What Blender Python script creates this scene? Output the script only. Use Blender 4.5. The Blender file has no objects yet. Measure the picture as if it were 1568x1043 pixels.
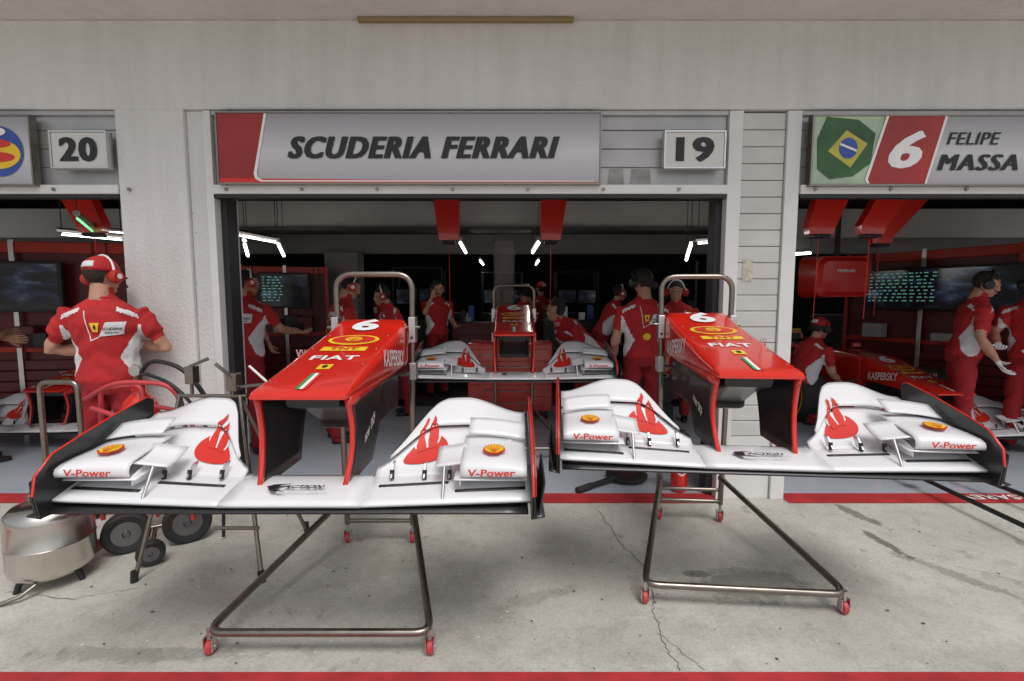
import bpy, bmesh, math, random
import numpy as np
from mathutils import Vector, Matrix
from mathutils.bvhtree import BVHTree
random.seed(3)
SC=bpy.context.scene; COL=SC.collection
R=math.radians
# ---------------------------------------------------------------- materials
MATS={}
def nmat(name,base,rough=.5,metal=0,var=.06,scale=6,bump=0,bscale=80,coat=0,emit=0,rvar=.08,spec=.5):
    if name in MATS: return MATS[name]
    m=bpy.data.materials.new(name); m.use_nodes=True; nt=m.node_tree; N=nt.nodes; L=nt.links
    b=N['Principled BSDF']
    tc=N.new('ShaderNodeTexCoord'); no=N.new('ShaderNodeTexNoise'); no.inputs['Scale'].default_value=scale; no.inputs['Detail'].default_value=6
    L.new(tc.outputs['Object'],no.inputs['Vector'])
    mx=N.new('ShaderNodeMix'); mx.data_type='RGBA'
    mx.inputs['A'].default_value=tuple(max(0,c*(1-var*2)) for c in base)+(1,)
    mx.inputs['B'].default_value=tuple(min(1,c*(1+var*2)) for c in base)+(1,)
    L.new(no.outputs['Fac'],mx.inputs['Factor']); L.new(mx.outputs['Result'],b.inputs['Base Color'])
    mr=N.new('ShaderNodeMapRange'); mr.inputs['To Min'].default_value=max(0.02,rough-rvar); mr.inputs['To Max'].default_value=min(1,rough+rvar)
    L.new(no.outputs['Fac'],mr.inputs['Value']); L.new(mr.outputs['Result'],b.inputs['Roughness'])
    b.inputs['Metallic'].default_value=metal; b.inputs['Coat Weight'].default_value=coat; b.inputs['Coat Roughness'].default_value=.06
    b.inputs['Specular IOR Level'].default_value=spec
    if bump:
        n2=N.new('ShaderNodeTexNoise'); n2.inputs['Scale'].default_value=bscale; n2.inputs['Detail'].default_value=5
        L.new(tc.outputs['Object'],n2.inputs['Vector'])
        bp=N.new('ShaderNodeBump'); bp.inputs['Strength'].default_value=bump; bp.inputs['Distance'].default_value=.01
        L.new(n2.outputs['Fac'],bp.inputs['Height']); L.new(bp.outputs['Normal'],b.inputs['Normal'])
    if emit:
        b.inputs['Emission Color'].default_value=tuple(base)+(1,); b.inputs['Emission Strength'].default_value=emit
    MATS[name]=m; return m
RED=nmat('red_paint',(.66,.020,.010),.25,coat=.7,var=.03,rvar=.04)
WHITE=nmat('white_paint',(.76,.76,.78),.3,coat=.4,var=.02,rvar=.05)
CARB=nmat('carbon',(.018,.018,.02),.35,coat=.2,scale=40)
BLACK=nmat('black_plastic',(.015,.015,.016),.5)
STEEL=nmat('brushed_steel',(.27,.24,.21),.3,metal=1,scale=20,var=.12)
ALU=nmat('aluminium',(.62,.62,.62),.35,metal=1,scale=15)
CHROME=nmat('polished_steel',(.60,.57,.52),.24,metal=1,scale=5,var=.12,bump=.05,bscale=9)
TYRE=nmat('tyre_rubber',(.022,.022,.023),.75,bump=.2)
RIM=nmat('rim_metal',(.22,.22,.23),.4,metal=.9)
CASTR=nmat('castor_red',(.5,.05,.06),.45)
YEL=nmat('yellow_print',(.85,.55,.03),.4)
REDP=nmat('red_print',(.62,.03,.02),.4)
GRN=nmat('green_print',(.02,.3,.08),.4)
BLKP=nmat('black_print',(.015,.015,.017),.5)
WHTP=nmat('white_print',(.82,.82,.82),.45)
BLUP=nmat('blue_print',(.03,.08,.35),.45)
GREYP=nmat('grey_print',(.35,.35,.36),.45)
SKIN=nmat('skin',(.47,.25,.17),.55,var=.08,scale=30)
SHIRT=nmat('red_shirt_cloth',(.44,.016,.020),.85,bump=1,bscale=14,var=.18)
SHW=nmat('white_shirt_cloth',(.68,.68,.70),.85,bump=.9,bscale=14)
TROU=nmat('red_trouser_cloth',(.30,.012,.018),.9,bump=1,bscale=11,var=.18)
HAIR=nmat('hair',(.02,.014,.01),.7,bump=.8,bscale=150)
EYEW=nmat('eye_white',(.7,.7,.68),.3)
LIPS=nmat('lips',(.4,.14,.12),.5)
GLOVE=nmat('white_glove',(.75,.75,.75),.8)
REDFLOOR=nmat('red_floor_paint',(.42,.03,.035),.6,var=.25,scale=7,bump=.15)
# ---------------------------------------------------------------- basics
def link(o,parent=None):
    COL.objects.link(o)
    if parent is not None: o.parent=parent
    return o
def empty(name,loc=(0,0,0),rz=0,parent=None):
    o=bpy.data.objects.new(name,None); o.empty_display_size=.1; o.location=loc; o.rotation_euler=(0,0,rz); return link(o,parent)
def mk(name,V,F,m,parent=None,smooth=False,ang=40):
    me=bpy.data.meshes.new(name); me.from_pydata([tuple(v) for v in V],[],F); me.update()
    me.materials.append(m)
    if smooth:
        me.polygons.foreach_set('use_smooth',[True]*len(me.polygons))
        me.set_sharp_from_angle(angle=R(ang))
    return link(bpy.data.objects.new(name,me),parent)
def fixn(o):
    bm=bmesh.new(); bm.from_mesh(o.data); bmesh.ops.recalc_face_normals(bm,faces=bm.faces); bm.to_mesh(o.data); bm.free(); return o
def solid(o,t):
    s=o.modifiers.new('s','SOLIDIFY'); s.thickness=t; s.offset=0; return o
def box(name,lo,hi,m,parent=None,bevel=0,seg=2):
    x0,y0,z0=lo;x1,y1,z1=hi
    V=[(x0,y0,z0),(x1,y0,z0),(x1,y1,z0),(x0,y1,z0),(x0,y0,z1),(x1,y0,z1),(x1,y1,z1),(x0,y1,z1)]
    F=[(0,3,2,1),(4,5,6,7),(0,1,5,4),(1,2,6,5),(2,3,7,6),(3,0,4,7)]
    o=mk(name,V,F,m,parent)
    if bevel:
        b=o.modifiers.new('b','BEVEL'); b.width=bevel; b.segments=seg
    return o
def fillet(P,r,n=6):
    P=[Vector(p) for p in P]; out=[P[0]]
    for i in range(1,len(P)-1):
        a=(P[i-1]-P[i]); b=(P[i+1]-P[i]); rr=min(r,a.length*.45,b.length*.45)
        A=P[i]+a.normalized()*rr; B=P[i]+b.normalized()*rr
        for k in range(n+1):
            t=k/n; out.append(A*(1-t)**2+P[i]*2*t*(1-t)+B*t*t)
    out.append(P[-1]); return out
def tubegeo(P,r,n=10):
    P=[Vector(p) for p in P]; V=[];F=[]
    u=None
    for i,p in enumerate(P):
        d=(P[min(i+1,len(P)-1)]-P[max(i-1,0)]).normalized()
        if u is None:
            u=d.orthogonal().normalized()
        else:
            u=(u-d*u.dot(d)).normalized()
        w=d.cross(u); rr=r[i] if isinstance(r,(list,tuple)) else r
        for k in range(n):
            a=2*math.pi*k/n; V.append(p+u*math.cos(a)*rr+w*math.sin(a)*rr)
    for i in range(len(P)-1):
        for k in range(n):
            F.append((i*n+k,i*n+(k+1)%n,(i+1)*n+(k+1)%n,(i+1)*n+k))
    F.append(tuple(range(n))[::-1]); F.append(tuple(range((len(P)-1)*n,len(P)*n)))
    return V,F
def tube(name,P,r,m,parent=None,fil=0,n=10):
    if fil: P=fillet(P,fil)
    V,F=tubegeo(P,r,n); return mk(name,V,F,m,parent,True,50)
def multitube(name,paths,r,m,parent=None,n=10,fil=0):
    V=[];F=[]
    for P in paths:
        if fil: P=fillet(P,fil)
        v,f=tubegeo(P,r,n); o=len(V); V+=v; F+=[tuple(i+o for i in q) for q in f]
    return mk(name,V,F,m,parent,True,50)
def lathe(name,prof,m,parent=None,loc=(0,0,0),axis='Z',n=32,ring=False):
    V=[];F=[]
    for r,h in prof:
        for k in range(n):
            a=2*math.pi*k/n; c,s=math.cos(a)*r,math.sin(a)*r
            v={'Z':(c,s,h),'X':(h,c,s),'Y':(c,h,s)}[axis]
            V.append((v[0]+loc[0],v[1]+loc[1],v[2]+loc[2]))
    q=len(prof)
    for i in range(q if ring else q-1):
        j=(i+1)%q
        for k in range(n): F.append((i*n+k,i*n+(k+1)%n,j*n+(k+1)%n,j*n+k))
    if not ring: F.append(tuple(range(n))); F.append(tuple(range((q-1)*n,q*n)))
    return fixn(mk(name,V,F,m,parent,True,35))
def grid(name,fn,nu,nv,m,parent=None,thick=.007,ang=60):
    V=[fn(i/nu,j/nv) for i in range(nu+1) for j in range(nv+1)]
    F=[(i*(nv+1)+j,(i+1)*(nv+1)+j,(i+1)*(nv+1)+j+1,i*(nv+1)+j+1) for i in range(nu) for j in range(nv)]
    o=mk(name,V,F,m,parent,True,ang)
    if thick: solid(o,thick)
    return o
def loft(name,secs,m,parent=None,ang=35):
    n=len(secs[0]); V=[v for s in secs for v in s]; F=[]
    for i in range(len(secs)-1):
        for k in range(n): F.append((i*n+k,i*n+(k+1)%n,(i+1)*n+(k+1)%n,(i+1)*n+k))
    F.append(tuple(range(n))); F.append(tuple(range((len(secs)-1)*n,len(secs)*n)))
    return fixn(mk(name,V,F,m,parent,True,ang))
def rrect(y,w,t,b,r=.05,wb=None,cx=0):
    r=min(r,(t-b)/2*.98,w*.98); pts=[]
    for cx_,cz,a0,ww in ((1,1,0,w),(-1,1,90,w),(-1,-1,180,wb or w),(1,-1,270,wb or w)):
        X=cx_*(ww-r); Z=(t-r) if cz>0 else (b+r)
        for k in range(6):
            a=R(a0+k*18); pts.append(Vector((cx+X+math.cos(a)*r,y,Z+math.sin(a)*r)))
    return pts
TC={}
def text2d(s,size,bold=.0,shear=0,wide=1,sp=1.0):
    k=(s,size,bold,shear,wide,sp)
    if k in TC: return TC[k]
    cu=bpy.data.curves.new('t','FONT'); cu.body=s; cu.size=size; cu.offset=bold; cu.shear=shear; cu.resolution_u=3; cu.space_character=sp
    o=bpy.data.objects.new('t',cu); COL.objects.link(o)
    dg=bpy.context.evaluated_depsgraph_get(); me=bpy.data.meshes.new_from_object(o.evaluated_get(dg))
    V=[(v.co.x*wide,v.co.y) for v in me.vertices]; F=[tuple(p.vertices) for p in me.polygons]
    bpy.data.objects.remove(o)
    cx=(min(v[0] for v in V)+max(v[0] for v in V))/2; cy=(min(v[1] for v in V)+max(v[1] for v in V))/2
    V=[(x-cx,y-cy) for x,y in V]; TC[k]=(V,F); return TC[k]
def ell2d(rx,ry,n=28,cx=0,cy=0): 
    V=[(cx,cy)]
    for q in (.5,1):
        V+=[(cx+rx*q*math.cos(2*math.pi*k/n),cy+ry*q*math.sin(2*math.pi*k/n)) for k in range(n)]
    F=[(0,1+k,1+(k+1)%n) for k in range(n)]+[(1+k,1+n+k,1+n+(k+1)%n,1+(k+1)%n) for k in range(n)]
    return V,F
def poly2d(P): return list(P),[tuple(range(len(P)))]
def sub2d(P,h=.012):
    bm=bmesh.new(); vs=[bm.verts.new((x,y,0)) for x,y in P]; bm.faces.new(vs); bmesh.ops.triangulate(bm,faces=bm.faces)
    for _ in range(5):
        es=[e for e in bm.edges if e.calc_length()>h]
        if not es: break
        bmesh.ops.subdivide_edges(bm,edges=es,cuts=1); bmesh.ops.triangulate(bm,faces=bm.faces)
    bm.verts.index_update(); V=[(v.co.x,v.co.y) for v in bm.verts]; F=[tuple(v.index for v in f.verts) for f in bm.faces]; bm.free(); return V,F
def decal(name,g,fn,m,parent=None):
    return mk(name,[fn(x,y) for x,y in g[0]],g[1],m,parent)
def plane(O,ux,uy):
    O=Vector(O);ux=Vector(ux);uy=Vector(uy); return lambda x,y:O+ux*x+uy*y
def shell2d(r):
    P=[]
    n=9
    for k in range(n*2+1):
        a=R(200-220*k/(n*2)); rr=r*(1.0 if k%2 else .9); P.append((rr*math.cos(a),rr*math.sin(a)))
    P+= [(r*.35,-r*.75),(-r*.35,-r*.75)]
    return P
def shell(name,r,fn,parent,lift):
    decal(name+'_edge',poly2d(shell2d(r)),lambda x,y:fn(x,y,lift),REDP,parent)
    decal(name+'_fill',poly2d([(x*.84,y*.84+r*.0) for x,y in shell2d(r)]),lambda x,y:fn(x,y,lift*1.8),YEL,parent)
    V=[];F=[]
    for k in range(-3,4):
        a=R(90-k*24); c,s=math.cos(a),math.sin(a); w=r*.025; x1,y1=c*r*.72,s*r*.72; x0,y0=c*r*.1,-r*.55
        i=len(V); V+=[(x0-w,y0),(x0+w,y0),(x1+w,y1),(x1-w,y1)]; F.append((i,i+1,i+2,i+3))
    decal(name+'_rib',(V,F),lambda x,y:fn(x,y,lift*2.6),REDP,parent)
def dup(src,name,loc,rz=0,parent=None):
    d=src.copy(); d.name=name; COL.objects.link(d); d.location=loc; d.rotation_euler=(0,0,rz); d.parent=parent
    def rec(a,b):
        for c in a.children:
            e=c.copy(); COL.objects.link(e); e.parent=b; rec(c,e)
    rec(src,d); return d
# ---------------------------------------------------------------- nose cone + wing
def build_nose(E):
    zt=lambda y:1.318-.2105*(-.24-y)
    secs=[rrect(0,.20,1.385,1.10,.05),rrect(-.03,.203,1.382,1.10,.05),rrect(-.10,.205,1.362,1.10,.05),rrect(-.17,.205,1.338,1.10,.045),rrect(-.24,.205,zt(-.24),1.105,.04),
          rrect(-.5,.202,zt(-.5),1.11,.04),rrect(-.8,.196,zt(-.8),1.105,.035),rrect(-.96,.192,zt(-.96),1.11,.024),rrect(-1.02,.19,zt(-1.02)-.001,1.118,.016),rrect(-1.045,.183,1.138,1.124,.006)]
    loft('nose_shell',secs,RED,E)
    # panel joint and fasteners
    for s in (-1,1):
        for yy in (-.28,-.5,-.72,-.93): lathe('fastener',[(0,0),(.007,0),(.006,.002),(0,.002)],STEEL,E,(s*.155,yy,zt(yy)+.0005),n=10)
    box('bulkhead_box',(-.15,-.50,.86),(.15,-.02,1.098),CARB,E,.03)
    loft('crash_box',[rrect(-.50,.14,1.1,.90,.03),rrect(-.7,.13,1.105,1.0,.03),rrect(-.9,.11,1.11,1.06,.02)],CARB,E)
    for sx in (-1,1):
        def py(u,v):
            top=Vector((sx*.176,-1.0+u*.52,1.115)); bot=Vector((sx*.165,-1.03+u*.36,.765))
            p=bot.lerp(top,v); p.x+=sx*.010*math.sin(v*math.pi); p.y+=.05*math.sin(v*math.pi)*(1-u); return p
        grid('pylon',py,8,8,CARB,E,.014)
        def pr(u,v):
            p=py(u*.05,v); p.y-=.006; return p
        grid('pylon_leading_edge',pr,1,8,RED,E,.018)
        grid('nose_side_skirt',lambda u,v:Vector((sx*(.190-.010*v+.004*u),-1.0+u*.8,1.125-v*(.045-.03*u))),6,2,RED,E,.008)
    def centre(u,v):
        x=-.26+.52*u; return Vector((x,-1.15+v*.24,.750+.035*math.sin(v*2.2)*.8))
    grid('wing_centre_section',centre,8,8,WHITE,E,.014)
    grid('wing_lower_lip',lambda u,v:Vector((-.88+1.76*u,-1.158+v*.2,.728+.006*v)),20,3,CARB,E,.008)
    for sx in (-1,1):
        def M(s,v): return Vector((sx*(.25+.64*s),-1.15+.03*s+v*(.24+.02*s),.750+.008*s+(.028*(1-s)+.045*s)*math.sin(v*1.6)))
        kk=lambda q:(lambda k:k*k*(3-2*k))(max(0,min(1,q)))
        def A(s,v):
            k=.12+.88*kk(.1+s/.42); o=1-.30*kk((s-.55)/.45)
            return Vector((sx*(.265+.615*s),-.955+.03*s+v*.21*k,.785+.012*s+(.138*k*v**1.3)*o))
        def Bf(s,v):
            a=A(.08+.92*s,1); k=.10+.90*kk(.05+s/.42); o=1-.45*kk((s-.5)/.5)
            return Vector((a.x,a.y-.012+v*.15*k,a.z+.018+(.090*k*v**.85)*o))
        grid('main_plane',M,14,8,WHITE,E,.012); grid('flap_lower',A,22,8,WHITE,E,.006); grid('flap_upper',Bf,22,7,WHITE,E,.005)
        grid('slot_gap',lambda u,v:M(.08+.42*u,.46+.06*v)+Vector((0,0,.0085)),8,1,CARB,E,.003)
        grid('slot_gap',lambda u,v:M(.55+.42*u,.22+.06*v)+Vector((0,0,.0085)),8,1,CARB,E,.003)
        # gurney strip at the trailing edge of each flap
        multitube('flap_trailing_edge',[[Bf(k/14,1)+Vector((0,.002,.001)) for k in range(15)]],.0035,CARB,E,n=6)
        multitube('flap_slot_edge',[[A(k/14,1)+Vector((0,0,.004)) for k in range(15)]],.003,GREYP,E,n=6)
        prof=[(-1.118,.848),(-1.122,.868),(-1.116,.886),(-1.095,.901),(-1.03,.914),(-.95,.924),(-.88,.938)]
        def K(s,v):
            t=v*6; i=min(5,int(t)); f=t-i; y=prof[i][0]*(1-f)+prof[i+1][0]*f; z=prof[i][1]*(1-f)+prof[i+1][1]*f
            return Vector((sx*(.625+.25*s),y+.035*(1-s),z-.012*(1-s)**2-.03*s*s*v))
        grid('cascade_winglet',K,10,12,WHITE,E,.005,50)
        grid('cascade_rear_winglet',lambda s,v:Vector((sx*(.64+.235*s),-.885+.09*v,.948-.025*s*s+.045*v)),8,4,WHITE,E,.004)
        def K2(s,v): return Vector((sx*(.52+.12*s),-1.06+.03*(1-s)+.13*v,.862-.006*(1-s)+.04*v*v+.02*s))
        grid('cascade_inner_winglet',K2,5,5,WHITE,E,.005)
        grid('cascade_lower_vane',lambda s,v:Vector((sx*(.60+.275*s),-1.09+.14*v,.826+.022*v)),6,4,WHITE,E,.004)
        grid('cascade_side',lambda u,v:Vector((sx*.622,-1.08+.2*u,.80*(1-v)+v*(.835+.075*u))),4,2,WHITE,E,.005)
        for sxx in (.34,.47,.57):
            solid(mk('flap_hanger',[(sx*sxx,-1.0,.80),(sx*sxx,-.95,.80),(sx*sxx,-.92,.845),(sx*sxx,-.955,.845)],[(0,1,2,3)],ALU,E),.006)
            tube('hanger_bolt',[(sx*sxx,-.985,.79),(sx*sxx,-.975,.825)],.009,BLACK,E)
        tube('hanger_rod',[(sx*.56,-1.12,.75),(sx*.56,-1.05,.865)],.006,ALU,E)
        out=[(-1.17,.715),(-1.185,.80),(-1.17,.87),(-1.10,.93),(-.98,.965),(-.80,1.01),(-.62,1.045),(-.585,1.03),(-.60,.80),(-.63,.715),(-.66,.70)]
        X=sx*.893
        solid(mk('endplate_inner',[(X,y,z) for y,z in out],[tuple(range(len(out)))],CARB,E),.006)
        solid(mk('endplate_outer',[(X+sx*.009,y,z) for y,z in out],[tuple(range(len(out)))],CARB,E),.005)
        solid(mk('endplate_red_panel',[(X+sx*.014,y,z) for y,z in ((-1.18,.80),(-1.168,.868),(-1.10,.926),(-.98,.961),(-.80,1.006),(-.62,1.04),(-.62,.98),(-.8,.93),(-1.0,.88),(-1.1,.82))],[tuple(range(10))],RED,E),.003)
        grid('endplate_foot',lambda u,v:Vector((sx*(.89+.05*v),-1.17+.52*u,.712+.01*v)),4,2,CARB,E,.006)
        solid(mk('endplate_fin',[(sx*.92,-1.16,.72),(sx*.94,-1.15,.84),(sx*.935,-1.0,.90),(sx*.92,-.9,.72)],[(0,1,2,3)],CARB,E),.006)
        tube('endplate_edge',[(X+sx*.004,y,z) for y,z in out[1:8]],.0045,RED,E)
        def AB(x,t):
            s=(x*sx-.265)/.615
            if t<=1: p=A(max(0,min(1,s)),max(0,t))
            else: p=Bf(max(0,min(1,(s-.08)/.92)),min(1,t-1))
            p.x=x; return p
        def fA(x,y,l=.006): return AB(sx*.455+x,.95+y/.13)+Vector((0,-l*.6,l*.8))
        decal('flame_base',sub2d([(.09*math.cos(2*math.pi*k/30),.038*math.sin(2*math.pi*k/30)-.045) for k in range(30)]),lambda x,y:fA(x,y,.008),REDP,E)
        decal('flame_gap',sub2d([(-.05,-.025),(-.055,-.008),(-.04,.0),(.045,.0),(.055,-.01),(.048,-.03),(.03,-.04),(-.03,-.04)]),lambda x,y:fA(x,y,.0095),WHITE,E)
        decal('flame_tongue',sub2d([(-.038,-.045),(-.046,-.02),(-.040,.005),(-.018,.035),(-.010,.075),(-.002,.05),(-.008,.02),(-.018,-.005),(-.008,-.025),(.0,-.045)]),lambda x,y:fA(x,y,.011),REDP,E)
        decal('flame_tongue',sub2d([(.006,-.045),(.0,-.02),(.002,.0),(.016,.03),(.018,.055),(.030,.03),(.030,.012),(.040,.005),(.044,-.02),(.036,-.045)]),lambda x,y:fA(x,y,.011),REDP,E)
        fT=lambda x,y,l=.004:Vector((sx*.75+x,-1.015+y*1.1,.917+y*.16+l))
        shell('shell_badge',.046,fT,E,.004)
        decal('sponsor_text',text2d('V-Power',.044,.0010,.1,1.1),lambda x,y:Vector((sx*.745+x,-1.129,.868+y*.85)),REDP,E)
    T=lambda x,y,l=.003:Vector((x,y,zt(y)+l))
    decal('race_number',text2d('6',.22,.009,0,1.35),plane((0,-.125,1.3615),(1,0,0),(0,1,.30)),WHTP,E)
    decal('fuel_band',ell2d(.13,.085,cy=-.36),lambda x,y:T(x,y),YEL,E)
    decal('fuel_band_in',ell2d(.11,.066,cy=-.36),lambda x,y:T(x,y,.005),REDP,E)
    shell('nose_shell_badge',.055,lambda x,y,l:T(x,-.36+y,l+.003),E,.002)
    decal('courier_block',poly2d([(-.11,-.54),(.11,-.54),(.11,-.48),(-.11,-.48)]),lambda x,y:T(x,y),YEL,E)
    decal('courier_bar',text2d('TNT',.05,.002,0,1.3,1.1),lambda x,y:T(x,-.51+y,.005),REDP,E)
    decal('maker_text',text2d('FIAT',.08,.002,0,1.35,1.05),lambda x,y:T(x,-.64+y),WHTP,E)
    decal('crest',poly2d([(-.03,-.79),(.03,-.79),(.03,-.73),(-.03,-.73)]),lambda x,y:T(x,y),YEL,E)
    decal('crest_mark',ell2d(.012,.018,10,0,-.76),lambda x,y:T(x,y,.005),BLKP,E)
    for a,b,m in ((-.022,-.0075,GRN),(-.0075,.0075,WHTP),(.0075,.022,REDP)):
        decal('tricolour',poly2d([(a,-1.01),(b,-1.01),(b,-.84),(a,-.84)]),lambda x,y:T(x,y,.004),m,E)
    for sx in (-1,1):
        decal('side_text',text2d('KASPERSKY',.10,.002,0,.82,1.0),lambda x,y:Vector((sx*.2095,-.36+sx*x,1.20+y*1.15-.12*(x*sx))),WHTP,E)
        decal('pylon_text',text2d('acer SKF',.06,.001,0,.9),lambda x,y:Vector((sx*.198,-.78+sx*x*.8,.95+y+x*.3*sx)),WHTP,E)
    decal('centre_text',text2d('ACTION',.036,.0012,.25,1.1),lambda x,y:Vector((x+.02,-1.06+y,.7905)),BLKP,E)
    decal('centre_text_small',text2d('FOR ROAD SAFETY',.022,0,.25,1.1),lambda x,y:Vector((x+.02,-1.095+y,.789)),GREYP,E)
    decal('centre_swoosh',poly2d([(-.1,-1.04),(-.03,-1.03),(-.07,-1.05),(-.075,-1.09),(-.02,-1.115),(-.09,-1.10),(-.12,-1.06)]),lambda x,y:Vector((x,y,.7908)),BLKP,E)
def build_stand(E):
    multitube('hoop_frame',[[(-.2,0,.12),(-.225,0,1.64),(.225,0,1.64),(.2,0,.12)]],.017,STEEL,E,fil=.1,n=12)
    multitube('base_frame',[[(-.2,-.01,.30),(-.47,-.95,.105),(.47,-.95,.105),(.2,-.01,.30)]],.017,STEEL,E,fil=.07,n=12)
    multitube('cross_bars',[[(-.2,0,.14),(.2,0,.14)],[(-.21,0,.22),(.21,0,.22)],[(-.22,.0,1.05),(.22,0,1.05)]],.013,STEEL,E)
    for x in (-1,1):
        box('clamp_plate',(x*.225-.02,-.045,1.02),(x*.225+.02,.03,1.12),ALU,E,.004)
        box('clamp_plate',(x*.225-.02,-.045,1.24),(x*.225+.02,.03,1.39),ALU,E,.004)
        tube('clamp_pin',[(x*.19,-.03,1.33),(x*.27,-.03,1.33)],.01,STEEL,E)
        tube('clamp_bolt',[(x*.225,-.055,1.27),(x*.225,-.04,1.27)],.008,BLACK,E,n=8)
        lathe('weld_collar',[(.018,.285),(.022,.29),(.022,.31),(.018,.315)],STEEL,E,(x*.202,0,0),n=16,ring=False)
    for i,(x,y) in enumerate(((-.2,0),(.2,0),(-.465,-.94),(.465,-.94))):
        tube('castor_stem',[(x,y,.07),(x,y,.115)],.01,ALU,E)
        for s in (-1,1): box('castor_fork',(x+s*.018-.002,y-.016,.02),(x+s*.018+.002,y+.02,.08),ALU,E)
        lathe('castor_wheel',[(.01,-.014),(.026,-.014),(.033,-.009),(.033,.009),(.026,.014),(.01,.014)],CASTR,E,(x,y+.008,.033),'X',18)
        tube('castor_axle',[(x-.022,y+.008,.033),(x+.022,y+.008,.033)],.008,ALU,E,n=8)
N1=empty('race_car_nose_cone',(-.82,2.86,-.01)); build_nose(N1)
S1=empty('nose_stand',(-.81,2.86,0)); build_stand(S1)
dup(N1,'race_car_nose_cone',(1.2,3.16,.02),R(-5)); dup(S1,'nose_stand',(1.2,3.16,0),R(-5))
dup(N1,'race_car_nose_cone',(.02,5.35,.04)); dup(S1,'nose_stand',(.02,5.35,0))
# ---------------------------------------------------------------- race car
def tyreprof(r,h): return [(r*.60,-h*.80),(r*.75,-h*.97),(r*.9,-h),(r*.985,-h*.8),(r,-h*.5),(r,h*.5),(r*.985,h*.8),(r*.9,h),(r*.75,h*.97),(r*.60,h*.80)]
def wheel(E,x,y,r,w):
    h=w/2
    lathe('tyre',tyreprof(r,h),TYRE,E,(x,y,r),'X',40,True)
    lathe('rim',[(r*.60,-h*.85),(r*.56,-h*.9),(r*.5,-h*.5),(r*.2,-h*.35),(r*.1,-h*.9),(r*.1,h*.9),(r*.2,h*.35),(r*.5,h*.5),(r*.56,h*.9),(r*.60,h*.85)],RIM,E,(x,y,r),'X',32)
    for s in (-1,1):
        lathe('tyre_marking',[(r*.80,s*h*1.0),(r*.86,s*h*1.012),(r*.80,s*h*1.012)],YEL,E,(x,y,r),'X',32,True)
        V=[];F=[]
        for k in range(10):
            a=2*math.pi*k/10; c,q=math.cos(a),math.sin(a); i=len(V); t=.012
            for rr in (.14*r,.54*r):
                V+=[(x+s*h*.62,y+c*rr-q*t,r+q*rr+c*t),(x+s*h*.62,y+c*rr+q*t,r+q*rr-c*t)]
            F.append((i,i+1,i+3,i+2))
        solid(mk('rim_spokes',V,F,RIM,E),.02)
def build_car(E):
    q=dup(N1,'nose_unit',(0,0,-.56),0,E)
    loft('monocoque',[rrect(0,.21,.825,.42,.05),rrect(.5,.24,.84,.3,.06),rrect(.9,.3,.83,.22,.07),rrect(1.0,.31,.72,.2,.07),rrect(1.7,.33,.72,.16,.07),rrect(1.8,.3,.9,.16,.07)],RED,E)
    loft('airbox',[rrect(1.68,.12,1.0,.7,.06),rrect(1.9,.14,1.0,.5,.07),rrect(2.6,.10,.85,.4,.05),rrect(3.4,.05,.62,.3,.03)],RED,E)
    box('airbox_mouth',(-.08,1.66,.86),(.08,1.682,.975),CARB,E,.01)
    loft('driver_headrest',[rrect(1.45,.14,.80,.6,.05),rrect(1.7,.2,.9,.6,.05)],CARB,E)
    for s in (-1,1):
        loft('sidepod',[rrect(1.35,.22,.62,.2,.08,cx=s*.5),rrect(1.6,.25,.66,.12,.09,cx=s*.48),rrect(2.4,.2,.5,.1,.08,cx=s*.35),rrect(3.1,.1,.36,.1,.05,cx=s*.18)],RED,E)
        box('sidepod_inlet',(s*.5-.17,1.335,.32),(s*.5+.17,1.352,.56),CARB,E,.01)
        wheel(E,s*.76,.2,.33,.3); wheel(E,s*.74,3.2,.33,.36)
        multitube('suspension_arms',[[(s*.2,.0,.55),(s*.62,.2,.42)],[(s*.22,.45,.55),(s*.62,.2,.42)],[(s*.2,.0,.40),(s*.62,.2,.22)],[(s*.22,.45,.38),(s*.62,.2,.22)]],.012,CARB,E)
        tube('mirror_stalk',[(s*.25,1.0,.75),(s*.45,1.0,.86)],.008,CARB,E); box('mirror',(s*.45-.06,.97,.83),(s*.45+.06,1.02,.89),RED,E,.01)
        box('rear_wing_endplate',(s*.49-.005,3.4,.35),(s*.49+.005,3.85,.97),RED,E)
    grid('rear_wing',lambda u,v:Vector((-.485+.97*u,3.45+.35*v,.82+.12*v*v)),4,6,WHITE,E,.01)
    box('floor_plank',(-.65,.9,.04),(.65,3.5,.07),CARB,E,.005)
    tube('roll_hoop_camera',[(-.12,1.75,1.02),(.12,1.75,1.02)],.02,YEL,E)
CAR=empty('race_car',(4.3,5.65,0)); build_car(CAR)
dup(CAR,'race_car',(-4.75,5.8,0),R(3))
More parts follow.
